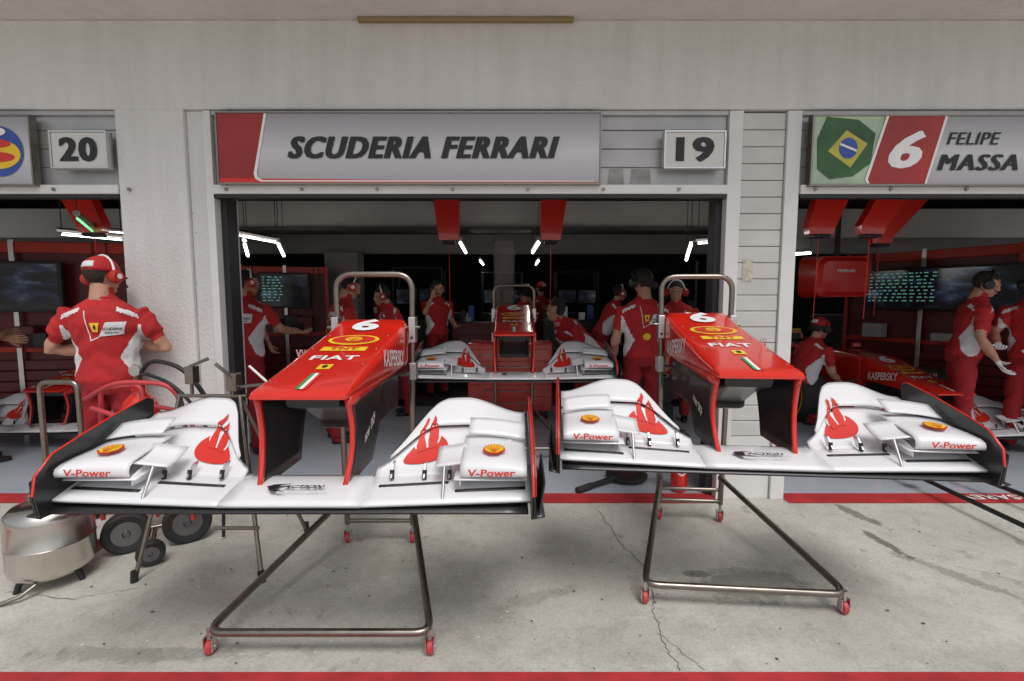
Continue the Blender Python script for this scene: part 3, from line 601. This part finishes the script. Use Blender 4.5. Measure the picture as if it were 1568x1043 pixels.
# ---------------------------------------------------------------- small equipment
E=empty('fire_extinguisher',(1.30,3.66,0)); lathe('cylinder',[(.05,.008),(.062,.02),(.062,.36),(.05,.40),(.022,.425),(.02,.45)],RED,E); tube('valve',[(0,0,.45),(0,0,.49)],.016,BLACK,E); tube('hose',[(0,0,.47),(.06,-.01,.46),(.075,-.01,.36),(.07,-.01,.2)],.009,BLACK,E,.03)
solid(mk('handle',[(-.05,-.01,.5),(.04,-.01,.48),(.04,.01,.48),(-.05,.01,.5)],[(0,1,2,3)],BLACK,E),.01)
def cylf(x,y,r=.0635): a=x/r-math.pi/2; return Vector((math.cos(a)*r,math.sin(a)*r,.2+y))
vv,ff=text2d('CE',.1,.002,0,1.0)
decal('label',([(-y,x) for x,y in vv],ff),cylf,WHTP,E)
E=empty('pit_stop_paddle',(.95,3.9,0)); lathe('disc',[(.0,.03),(.15,.03),(.17,.036),(.17,.05),(.15,.056),(.0,.056)],BLACK,E,n=36); lathe('disc_face',[(.0,.057),(.12,.058),(.12,.06),(.0,.06)],CARB,E,n=30)
tube('handle',[(-.12,-.08,.045),(-.42,-.28,.03)],.02,BLACK,E); tube('grip',[(-.33,-.22,.035),(-.45,-.30,.028)],.026,TYRE,E)
E=empty('trolley_jack',(3.2,3.95,0)); multitube('handle_tubes',[[(-.03,0,.12),(0,-.35,.10),(-.03,-1.3,.09),(.35,-1.5,.10)],[(.38,0,.12),(.45,-.5,.1),(.47,-1.35,.1),(.35,-1.5,.1)]],.017,BLACK,E,fil=.1)
box('chassis',(-.12,-.02,.07),(.5,.25,.13),CARB,E,.02); box('lifting_pad',(.05,.1,.13),(.3,.3,.19),YEL,E,.02)
for x in (-.15,.53,): 
    lathe('wheel',[(.01,-.02),(.05,-.02),(.06,-.01),(.06,.01),(.05,.02),(.01,.02)],CASTR,E,(x,0,.065),'X',20); lathe('wheel',[(.01,-.02),(.05,-.02),(.06,-.01),(.06,.01),(.05,.02),(.01,.02)],BLACK,E,(x,.24,.065),'X',20)
box('yellow_tag',(-.05,-.3,.09),(.05,-.22,.125),YEL,E,.01)
E=empty('stainless_air_tank',(-2.45,2.47,0))
lathe('tank_shell',[(.02,.04),(.10,.045),(.15,.06),(.175,.09),(.182,.12),(.182,.225),(.1855,.23),(.182,.235),(.182,.36),(.176,.39),(.15,.42),(.10,.435),(.03,.44)],CHROME,E,n=40)
tube('filler_neck',[(0,0,.43),(0,0,.48)],.025,CASTR,E); tube('valve_lever',[(-.05,0,.485),(.08,-.02,.495)],.009,STEEL,E)
multitube('carry_handle',[[(-.10,0,.42),(-.10,0,.48),(.10,0,.48),(.10,0,.42)]],.009,STEEL,E,fil=.03)
tube('drain_pipe',[(.05,-.15,.06),(.02,-.2,.03),(-.05,-.24,.012)],.01,STEEL,E)
for a in (0,120,240): tube('foot',[(.13*math.cos(R(a)),.13*math.sin(R(a)),.06),(.15*math.cos(R(a)),.15*math.sin(R(a)),0.0)],.014,BLACK,E)
E=empty('air_bottle_trolley',(-2.2,2.85,0))
def smallwheel(E,x,y,r,w,ax):
    lathe('tyre',tyreprof(r,w),TYRE,E,(x,y,r),ax,30,True); lathe('rim',[(r*.61,-w*.8),(r*.5,-w*.4),(r*.2,-w*.5),(r*.15,-w*1.1),(r*.15,w*1.1),(r*.2,w*.5),(r*.5,w*.4),(r*.61,w*.8)],RIM,E,(x,y,r),ax,24)
    for k in range(5):
        a=k*2*math.pi/5; box('rim_hole',(x+math.cos(a)*r*.36-.012,y-w*.5-.004,r+math.sin(a)*r*.36-.012),(x+math.cos(a)*r*.36+.012,y-w*.43,r+math.sin(a)*r*.36+.012),BLACK,E,.005)
E2=empty('wheel_set',(0.08,-.05,0),R(35),E); smallwheel(E2,.14,0,.13,.045,'Y'); smallwheel(E2,-.16,.06,.12,.045,'Y'); smallwheel(E2,-.04,-.2,.07,.03,'Y')
tube('axle',[(-.16,.06,.12),(.14,.0,.13)],.012,STEEL,E2); tube('axle_stub',[(-.04,-.2,.07),(-.02,.03,.12)],.012,STEEL,E2)
multitube('trolley_frame',[[(-.3,0,.15),(-.3,.05,.95),(-.05,.05,.98),(.0,.05,.15)],[(-.3,0,.2),(.3,0,.2)],[(.25,0,.15),(.25,.05,.8),(0,.05,.85)],[(-.3,0,.55),(.25,.02,.55)]],.013,CASTR,E,fil=.06)
lathe('air_bottle',[(.02,.2),(.09,.22),(.11,.27),(.11,.78),(.09,.86),(.04,.92),(.035,.96)],RED,E,(-.12,.12,0)); tube('regulator',[(-.12,.12,.95),(-.12,.12,1.08)],.025,STEEL,E)
lathe('gauge',[(0,-.015),(.035,-.015),(.04,0),(.035,.015),(0,.015)],ALU,E,(-.10,.08,1.06),'Y',20)
tube('air_hose',[(-.1,.1,1.02),(.05,.0,1.14),(.28,-.05,1.10),(.42,-.05,.9),(.5,0,.6),(.48,.05,.3)],.013,BLACK,E,.15)
tube('air_hose',[(-.1,.1,1.0),(.0,.0,1.06),(.22,-.05,1.0),(.38,-.05,.8),(.45,0,.4),(.40,.05,.02)],.010,BLACK,E,.15)
tube('red_hose_loop',[(-.35,.0,.9),(-.1,-.08,1.02),(.2,-.05,1.0),(.25,0,.82),(-.05,-.05,.78),(-.3,-.02,.85)],.014,CASTR,E,.12)
E=empty('steel_grab_rail_trolley',(-2.62,2.75,0)); multitube('rail_frame',[[(-.1,0,0),(-.1,0,1.02),(.12,0,1.02),(.12,0,0)],[(-.1,0,.2),(.12,0,.2)]],.015,STEEL,E,fil=.05)
box('rail_foot',(-.14,-.12,0.0),(.16,.12,.02),STEEL,E,.005)
E=empty('metal_trestle',(-1.66,2.7,0))
multitube('legs',[[(-.34,-.25,0.02),(-.22,0,.95)],[(.33,-.25,.02),(.12,0,.95)],[(-.34,.3,.02),(-.22,0,.95)],[(.33,.3,.02),(.12,0,.95)]],.012,STEEL,E)
multitube('rails',[[(-.24,0,.95),(.16,0,.95)],[(.06,-.2,.27),(.3,-.2,.27)],[(-.3,-.1,.45),(.24,-.1,.45)],[(-.15,0,.95),(-.15,0,1.12),(-.05,.0,1.16)],[(.08,0,.95),(.10,-.02,1.05),(.02,-.05,1.14)],[(.1,0,1.0),(.3,-.02,1.02)]],.010,STEEL,E)
for x in (-.345,.335):
    for y in (-.255,.305): tube('rubber_foot',[(x,y,0),(x*.985,y,.06)],.018,BLACK,E)
box('clamp',(-.17,-.03,1.02),(-.12,.03,1.12),STEEL,E,.005); box('clamp',(.06,-.03,.98),(.12,.03,1.08),STEEL,E,.005)
tube('white_guide_pole',[(.18,.0,1.12),(.36,.0,.95)],.007,WHTP,E)
# ---------------------------------------------------------------- people
def chain(V,F,pts,ref=Vector((1,0,0)),n=14):
    o=len(V)
    for i,(p,ra,rb) in enumerate(pts):
        d=(pts[min(i+1,len(pts)-1)][0]-pts[max(i-1,0)][0]).normalized()
        rf=ref if abs(d.dot(ref))<.9 else Vector((0,1,0))
        u=(rf-d*rf.dot(d)).normalized(); w=d.cross(u)
        for k in range(n):
            a=2*math.pi*k/n; V.append(p+u*math.cos(a)*ra+w*math.sin(a)*rb)
    for i in range(len(pts)-1):
        for k in range(n): F.append((o+i*n+k,o+i*n+(k+1)%n,o+(i+1)*n+(k+1)%n,o+(i+1)*n+k))
    F.append(tuple(o+k for k in range(n))[::-1]); F.append(tuple(o+(len(pts)-1)*n+k for k in range(n)))
def ellipsoid(V,F,c,r,n=14,m=9):
    o=len(V); c=Vector(c)
    for j in range(1,m):
        th=math.pi*j/m
        for k in range(n):
            a=2*math.pi*k/n; V.append(c+Vector((math.sin(th)*math.cos(a)*r[0],math.sin(th)*math.sin(a)*r[1],math.cos(th)*r[2])))
    F.append(tuple(o+k for k in range(n))); F.append(tuple(o+(m-2)*n+k for k in range(n))[::-1])
    for j in range(m-2):
        for k in range(n): F.append((o+j*n+k,o+(j+1)*n+k,o+(j+1)*n+(k+1)%n,o+j*n+(k+1)%n))
def fuse(V,F,vox,it=3):
    me=bpy.data.meshes.new('f'); me.from_pydata([tuple(v) for v in V],[],F); me.update()
    o=bpy.data.objects.new('f',me); COL.objects.link(o)
    bm=bmesh.new(); bm.from_mesh(me); bmesh.ops.recalc_face_normals(bm,faces=bm.faces); bm.to_mesh(me); bm.free()
    r=o.modifiers.new('r','REMESH'); r.mode='VOXEL'; r.voxel_size=vox
    s=o.modifiers.new('s','SMOOTH'); s.factor=.5; s.iterations=it
    dg=bpy.context.evaluated_depsgraph_get(); out=bpy.data.meshes.new_from_object(o.evaluated_get(dg)); bpy.data.objects.remove(o)
    out.polygons.foreach_set('use_smooth',[True]*len(out.polygons)); return out
def meshobj(name,me,mats,parent,mat=None):
    if not me.materials:
        for m in mats: me.materials.append(m)
    o=bpy.data.objects.new(name,me); link(o,parent)
    if mat is not None: o.matrix_local=mat
    return o
V=[];F=[]
chain(V,F,[(Vector((0,0,-.03)),.027,.021),(Vector((0,0,.0)),.028,.02),(Vector((0,0,.03)),.036,.016),(Vector((0,0,.07)),.042,.015),(Vector((0,-.002,.092)),.040,.012)])
for x,l,sp in ((-.031,.066,-.12),(-.0105,.076,-.03),(.0105,.070,.04),(.031,.055,.14)):
    p=Vector((x,0,.078)); a=R(8); pts=[(p,.010,.010)]
    for f in (.45,.32,.25):
        a+=R(18); p=p+Vector((sp*.4,-math.sin(a),math.cos(a))).normalized()*(l*f+.006); pts.append((p,.0088-.001*(1-f),.0085-.001*(1-f)))
    chain(V,F,pts,n=8)
chain(V,F,[(Vector((-.022,-.004,.02)),.013,.012),(Vector((-.048,-.012,.045)),.011,.011),(Vector((-.062,-.02,.068)),.0095,.0095),(Vector((-.066,-.03,.09)),.008,.008)],n=8)
HAND=fuse(V,F,.0038,2)
HANDG=HAND.copy(); HAND.materials.append(SKIN); HANDG.materials.append(GLOVE)
V=[];F=[]
ellipsoid(V,F,(0,.012,.118),(.077,.098,.094)); ellipsoid(V,F,(0,-.022,.065),(.062,.072,.075)); ellipsoid(V,F,(0,-.055,.012),(.034,.034,.028))
chain(V,F,[(Vector((0,.02,-.08)),.062,.062),(Vector((0,.015,.03)),.058,.058)])
chain(V,F,[(Vector((0,-.085,.105)),.008,.01),(Vector((0,-.102,.075)),.013,.014),(Vector((0,-.092,.062)),.016,.01)],n=8)
ellipsoid(V,F,(0,-.085,.118),(.045,.014,.012)); ellipsoid(V,F,(0,-.088,.040),(.025,.012,.012))
for s in (-1,1): ellipsoid(V,F,(s*.079,.008,.085),(.010,.02,.032)); ellipsoid(V,F,(s*.038,-.066,.07),(.022,.02,.02))
HEAD=fuse(V,F,.006,2); HEAD.materials.append(SKIN)
V=[];F=[]
ellipsoid(V,F,(0,.022,.125),(.084,.100,.098),18,12)
hm=bpy.data.meshes.new('hairv'); hm.from_pydata([tuple(v) for v in V],[],F)
bm=bmesh.new(); bm.from_mesh(hm)
bmesh.ops.delete(bm,geom=[v for v in bm.verts if v.co.z<.03 or (v.co.y<-.02 and v.co.z<.15) or (v.co.y<.03 and v.co.z<.09)],context='VERTS'); bm.to_mesh(hm); bm.free()
for p in hm.polygons: p.use_smooth=True
hm.materials.append(HAIR)
def kit(E,M,kind):
    meshobj('head',HEAD,[],E,M); meshobj('hair',hm,[],E,M)
    def put(o): o.matrix_local=M; return o
    for s in (-1,1):
        V=[];F=[]; ellipsoid(V,F,(s*.031,-.083,.098),(.012,.008,.007),10,7); put(mk('eye',V,F,EYEW,E,True))
        V=[];F=[]; ellipsoid(V,F,(s*.031,-.0895,.098),(.005,.003,.005),8,6); put(mk('pupil',V,F,BLACK,E,True))
        V=[];F=[]; ellipsoid(V,F,(s*.032,-.093,.121),(.016,.005,.004),8,6); put(mk('eyebrow',V,F,HAIR,E,True))
    V=[];F=[]; ellipsoid(V,F,(0,-.098,.040),(.021,.005,.006),10,6); put(mk('mouth',V,F,LIPS,E,True))
    if 'cap' in kind:
        def cp(u,v):
            a=u*2*math.pi; th=v*R(96); return Vector((math.sin(th)*math.cos(a)*.089,.012+math.sin(th)*math.sin(a)*.108,.128+math.cos(th)*.10))
        put(grid('cap_crown',cp,24,8,SHIRT,E,.004))
        def br(u,v):
            a=R(200+140*u); r=1+v*.62; return Vector((math.cos(a)*.087*(1+v*.1),.012+math.sin(a)*.106*r,.125-.02*v-.01*abs(math.cos(a))*v))
        put(grid('cap_brim',br,14,4,SHIRT,E,.004))
        def st(u,v):
            a=R(60+60*u); th=R(60)+v*R(24); return Vector((math.sin(th)*math.cos(a)*.092,.012+math.sin(th)*math.sin(a)*.111,.128+math.cos(th)*.103))
        put(grid('cap_back_panel',st,8,3,SHW,E,.003)); 
    if 'set' in kind:
        c='red' in kind; mm=ORED if c else BLACK
        put(tube('headset_band',[(.098*math.cos(R(a)),.01,.085+.150*math.sin(R(a))) for a in range(0,181,12)],.008,BLACK if not c else WHTP,E))
        for s in (-1,1):
            put(lathe('ear_cup',[(.005,-.028*s),(.036,-.028*s),(.043,-.015*s),(.045,.01*s),(.036,.030*s),(.005,.034*s)],mm,E,(s*.102,.008,.085),'X',20))
            if c: put(lathe('ear_cup_badge',[(.0,.035*s),(.018,.0352*s),(.0,.036*s)],WHTP,E,(s*.102,.008,.085),'X',16))
        put(tube('microphone_boom',[(-.11,-.02,.07),(-.10,-.09,.03),(-.03,-.125,.03)],.004,BLACK,E,.03)); put(tube('antenna',[(.11,.02,.10),(.125,.03,.19)],.004,BLACK,E,n=6))
def person(name,loc,rz,arms,lean=0,legs=None,pel=(0,0,0),head=(0,0),kind='set',shirt=None,glove=False,sc=1,vox=.014,back=True,badge=True):
    E=empty(name,loc,rz); E.scale=(sc,sc,sc)
    pel=Vector(pel); RX=Matrix.Rotation(lean,4,'X'); piv=Vector((0,0,.93))
    T=lambda p:RX@(Vector(p)-piv)+piv+pel
    V=[];F=[];segs=[]
    def ch(pts,tags,ref=Vector((1,0,0))):
        chain(V,F,pts,ref)
        for i,t in enumerate(tags): segs.append((pts[i][0],pts[i+1][0],(pts[i][1]+pts[i][2]+pts[i+1][1]+pts[i+1][2])/4,t))
    tor=[(.86,.165,.118,.0),(.94,.182,.135,.0),(.955,.192,.142,0),(1.02,.184,.134,-.005),(1.10,.176,.124,-.01),(1.22,.188,.128,-.005),(1.34,.206,.132,.005),(1.41,.204,.118,.01),(1.455,.150,.095,.012),(1.495,.088,.072,.012),(1.52,.062,.060,.01),(1.58,.058,.058,.008)]
    ref=RX@Vector((1,0,0))
    ch([(T((0,y,z)),a,b) for z,a,b,y in tor],['P','P','B','B','B','B','B','B','B','K','K'],ref)
    for s,(el,wr) in zip((-1,1),arms):
        sh=Vector((s*.18,.01,1.415)); el=Vector(el); wr=Vector(wr)
        m1=sh.lerp(el,.62); m2=sh.lerp(el,.64)
        P=[(T(sh),.070,.066),(T(sh.lerp(el,.25)),.068,.066),(T(m1),.066,.064),(T(m2),.048,.048),(T(el),.043,.043),(T(el.lerp(wr,.3)),.044,.041),(T(wr),.028,.025)]
        ch(P,['S','S','S','K','K','K'])
        d=(T(wr)-T(el)).normalized(); up=RX@Vector((0,-1,0)); 
        if abs(d.dot(up))>.85: up=Vector((0,0,1))
        x=d.cross(up).normalized(); y=d.cross(x); xx=x*(1 if s>0 else -1)
        M=Matrix(((xx.x,y.x,d.x,0),(xx.y,y.y,d.y,0),(xx.z,y.z,d.z,0),(0,0,0,1))); M=Matrix.Translation(T(wr)+d*.02)@M
        meshobj('hand_'+('left' if s>0 else 'right'),HANDG if glove else HAND,[],E,M)
    legs=legs or (((-.11,-.01,.50),(-.13,.02,.08)),((.11,-.01,.50),(.13,.02,.08)))
    for s,(kn,an) in zip((-1,1),legs):
        hp=Vector((s*.09,0,.90))+pel; kn=Vector(kn);an=Vector(an)
        ch([(hp,.092,.100),(hp.lerp(kn,.35),.092,.096),(hp.lerp(kn,.75),.076,.080),(kn,.070,.074),(kn.lerp(an,.35),.068,.074),(kn.lerp(an,.8),.062,.068),(an,.066,.070)],['P']*6)
        ch([(an+Vector((0,.05,-.03)),.036,.038),(an+Vector((0,-.02,-.035)),.042,.042),(an+Vector((0,-.12,-.05)),.045,.028),(an+Vector((0,-.19,-.055)),.034,.022)],['F']*3)
    me=fuse(V,F,vox,3)
    for m in (SHIRT,SHW,TROU,SKIN,BLACK): me.materials.append(m)
    n=len(me.polygons); c=np.empty(n*3); me.polygons.foreach_get('center',c); c=c.reshape(n,3)
    nv=len(me.vertices); co=np.empty(nv*3); me.vertices.foreach_get('co',co); co=co.reshape(nv,3); no=np.empty(nv*3); me.vertices.foreach_get('normal',no); no=no.reshape(nv,3)
    ph=random.random()*6
    wr_=np.sin(co[:,2]*34+3*np.sin(co[:,0]*13+ph)+2*np.sin(co[:,1]*17))*np.sin(co[:,0]*11+co[:,2]*7+ph)+.5*np.sin(co[:,2]*60+5*np.sin(co[:,0]*19+ph))*np.sin(co[:,0]*23+ph)
    amp=.006*((co[:,2]<1.42+pel.z)&(co[:,2]>.12)); co=co+no*(wr_*amp)[:,None]; me.vertices.foreach_set('co',co.ravel()); me.update()
    best=np.full(n,1e9); tag=np.zeros(n,int)
    code={'B':0,'S':0,'P':2,'K':3,'F':4}
    for a,b_,r,t in segs:
        a=np.array(a);b_=np.array(b_); d=b_-a; L2=(d*d).sum(); u=np.clip(((c-a)@d)/L2,0,1); q=a+u[:,None]*d; dist=np.linalg.norm(c-q,axis=1)/r
        k=dist<best; best[k]=dist[k]; tag[k]=code[t]
    inv=np.array(RX.inverted().to_3x3()); l=(c-np.array(pel)-np.array(piv))@inv.T+np.array(piv)
    w=(tag==0)&(np.abs(l[:,0])>.105+.5*np.abs(l[:,2]-1.11))&(l[:,2]<1.33)&(np.abs(l[:,0])<.225); tag[w]=1
    w=(tag==0)&(np.abs(l[:,2]-1.39-(.19-np.abs(l[:,0]))*.45)<.014)&(np.abs(l[:,0])>.10)&(np.abs(l[:,0])<.21); tag[w]=1
    me.polygons.foreach_set('material_index',tag.tolist())
    meshobj('body',me,[],E)
    tube('collar',[T((.067*math.cos(R(a)),.01+.066*math.sin(R(a)),1.502)) for a in range(0,361,20)],.012,SHIRT,E)
    M=Matrix.Translation(T((0,.004,1.552)))@Matrix.Rotation(lean*.5+head[1],4,'X')@Matrix.Rotation(head[0],4,'Z')
    kit(E,M,kind)
    if back:
        bv=BVHTree.FromPolygons([v.co for v in me.vertices],[tuple(p.vertices) for p in me.polygons])
        D=RX@Vector((0,-1,0))
        def bk(x,z,l=.006):
            o=T((-x,.6,z)); h=bv.ray_cast(o,D); 
            return (h[0]-D*l) if h[0] else T((-x,.14,z))
        def g2(P,nx=6,ny=5):
            (a,b,c_,d_)=[Vector(p) for p in P]; V=[];F=[]
            for i in range(nx+1):
                for j in range(ny+1): V.append(tuple(a.lerp(b,i/nx).lerp(d_.lerp(c_,i/nx),j/ny)))
            for i in range(nx):
                for j in range(ny): k=i*(ny+1)+j; F.append((k,k+ny+1,k+ny+2,k+1))
            return V,F
        decal('back_patch',g2([(.01,1.25),(.135,1.262),(.155,1.345),(.055,1.345)]),lambda x,z:bk(x,z,.006),SHW,E)
        decal('back_patch_text',text2d('SCUDERIA',.022,.0005,.1,1.0),lambda x,z:bk(x+.085,z+1.30,.010),BLKP,E)
        decal('back_patch_text',text2d('FERRARI',.018,.0003,.1,1.0),lambda x,z:bk(x+.08,z+1.275,.010),BLKP,E)
        decal('back_piping',g2([(-.035,1.22),(-.029,1.22),(-.062,1.42),(-.068,1.42)]),lambda x,z:bk(x,z,.005),SHW,E)
        decal('back_piping',g2([(-.035,1.22),(.012,1.245),(.012,1.251),(-.035,1.227)]),lambda x,z:bk(x,z,.005),SHW,E)
        decal('back_shield',g2([(-.020,1.28),(.008,1.28),(.02,1.34),(-.032,1.34)]),lambda x,z:bk(x,z,.008),YEL,E)
        decal('back_shield_mark',ell2d(.007,.016,10,-.005,1.312),lambda x,z:bk(x,z,.012),BLKP,E)
        if badge: decal('back_fuel_badge',ell2d(.036,.032,16,-.0,1.14),lambda x,z:bk(x,z,.008),YEL,E)
    return E
down=(((-.265,.02,1.13),(-.26,-.10,.90)),((.265,.02,1.13),(.26,-.10,.90)))
fold=(((-.33,-.02,1.16),(.02,-.24,1.17)),((.33,-.02,1.16),(-.02,-.22,1.13)))
fwd=(((-.26,-.12,1.17),(-.16,-.36,1.12)),((.26,-.12,1.17),(.14,-.38,1.10)))
phone=(((-.30,-.16,1.28),(-.15,-.10,1.50)),((.27,-.02,1.13),(.16,-.26,1.08)))
reach=(((-.28,-.20,1.30),(-.24,-.46,1.38)),((.27,-.10,1.16),(.2,-.34,1.04)))
person('mechanic_standing_with_folded_arms',(-2.74,3.26,0),R(197),fold,head=(R(-25),R(8)),kind='cap set red',vox=.010,badge=False)
person('mechanic_standing',(-2.56,4.6,0),R(168),(((-.28,-.14,1.22),(-.28,-.42,1.20)),((.26,.02,1.13),(.25,-.12,.92))),lean=R(6),head=(R(-30),R(10)),kind='set red')
person('mechanic_standing',(-1.85,5.0,0),R(120),fwd,lean=R(14),head=(0,R(20)),kind='set red')
person('mechanic_standing',(1.24,4.55,0),R(182),down,lean=R(3),head=(R(10),R(12)),kind='set')
person('mechanic_bending_over',(.85,5.5,0),R(-70),fwd,lean=R(50),pel=(0,.1,-.06),head=(0,R(-15)),kind='set')
person('mechanic_standing',(4.45,4.75,0),R(60),(((-.26,-.02,1.14),(-.2,-.2,.95)),((.26,-.02,1.14),(.2,-.25,.98))),lean=R(10),head=(0,R(15)),kind='set',glove=True,back=False)
person('mechanic_standing',(5.0,4.6,0),R(-60),fwd,lean=R(8),head=(0,R(10)),kind='set',glove=True,back=False)
crl=(((-.13,-.38,.46),(-.14,-.05,.08)),((.14,-.30,.10),(.14,.12,.09)))
person('mechanic_kneeling',(3.45,5.75,0),R(100),fwd,lean=R(22),legs=crl,pel=(0,0,-.46),head=(0,R(5)),kind='cap set',back=False)
person('mechanic_standing',(-4.85,4.3,0),R(150),fold,head=(0,0),kind='set')
bg=person('garage_crew_member',(-1.15,7.4,0),R(40),phone,kind='set',head=(R(20),R(10)),vox=.018)
bg2=person('garage_crew_member',(-1.4,9.4,0),R(-15),down,kind='cap',vox=.018)
bg3=person('garage_crew_member',(1.35,7.4,0),R(100),reach,lean=R(28),kind='set red',vox=.018,back=False)
for s,x,y,a,sc in ((bg3,-1.35,6.2,-75,.97),(bg3,2.0,5.9,-20,1.0),(bg2,.55,9.3,-150,1.02),(bg,-2.2,8.2,110,1.0),(bg2,-3.25,5.9,80,1.03),(bg3,6.1,6.1,30,1),(bg,.2,8.4,190,.96)):
    q=dup(s,'garage_crew_member',(x,y,0),R(a)); q.scale=(sc,sc,sc)
# ---------------------------------------------------------------- light, camera
w=bpy.data.worlds.new('World'); SC.world=w; w.use_nodes=True; nt=w.node_tree; N=nt.nodes; L=nt.links
sky=N.new('ShaderNodeTexSky'); sky.sky_type='NISHITA'; sky.sun_disc=False; sky.sun_elevation=R(60); sky.sun_rotation=R(160); sky.dust_density=4; sky.air_density=1
hs=N.new('ShaderNodeHueSaturation'); hs.inputs['Saturation'].default_value=.3
L.new(sky.outputs[0],hs.inputs['Color']); L.new(hs.outputs[0],N['Background'].inputs['Color']); N['Background'].inputs['Strength'].default_value=.13
sl=bpy.data.lights.new('sun','SUN'); sl.energy=1.3; sl.angle=R(25); sl.color=(1,.97,.93); so=bpy.data.objects.new('sun',sl); COL.objects.link(so)
az=R(160); el=R(60); d=Vector((math.sin(az)*math.cos(el),math.cos(az)*math.cos(el),math.sin(el))); so.rotation_euler=d.to_track_quat('Z','Y').to_euler(); so.location=d*20
cd=bpy.data.cameras.new('camera'); cd.lens=17; cd.sensor_width=36; cd.clip_start=.05; cd.clip_end=1000
co=bpy.data.objects.new('camera',cd); COL.objects.link(co); co.location=(0,0,1.5); co.rotation_euler=(R(85),0,0); SC.camera=co
SC.view_settings.view_transform='Standard'; SC.view_settings.look='None'; SC.view_settings.exposure=0
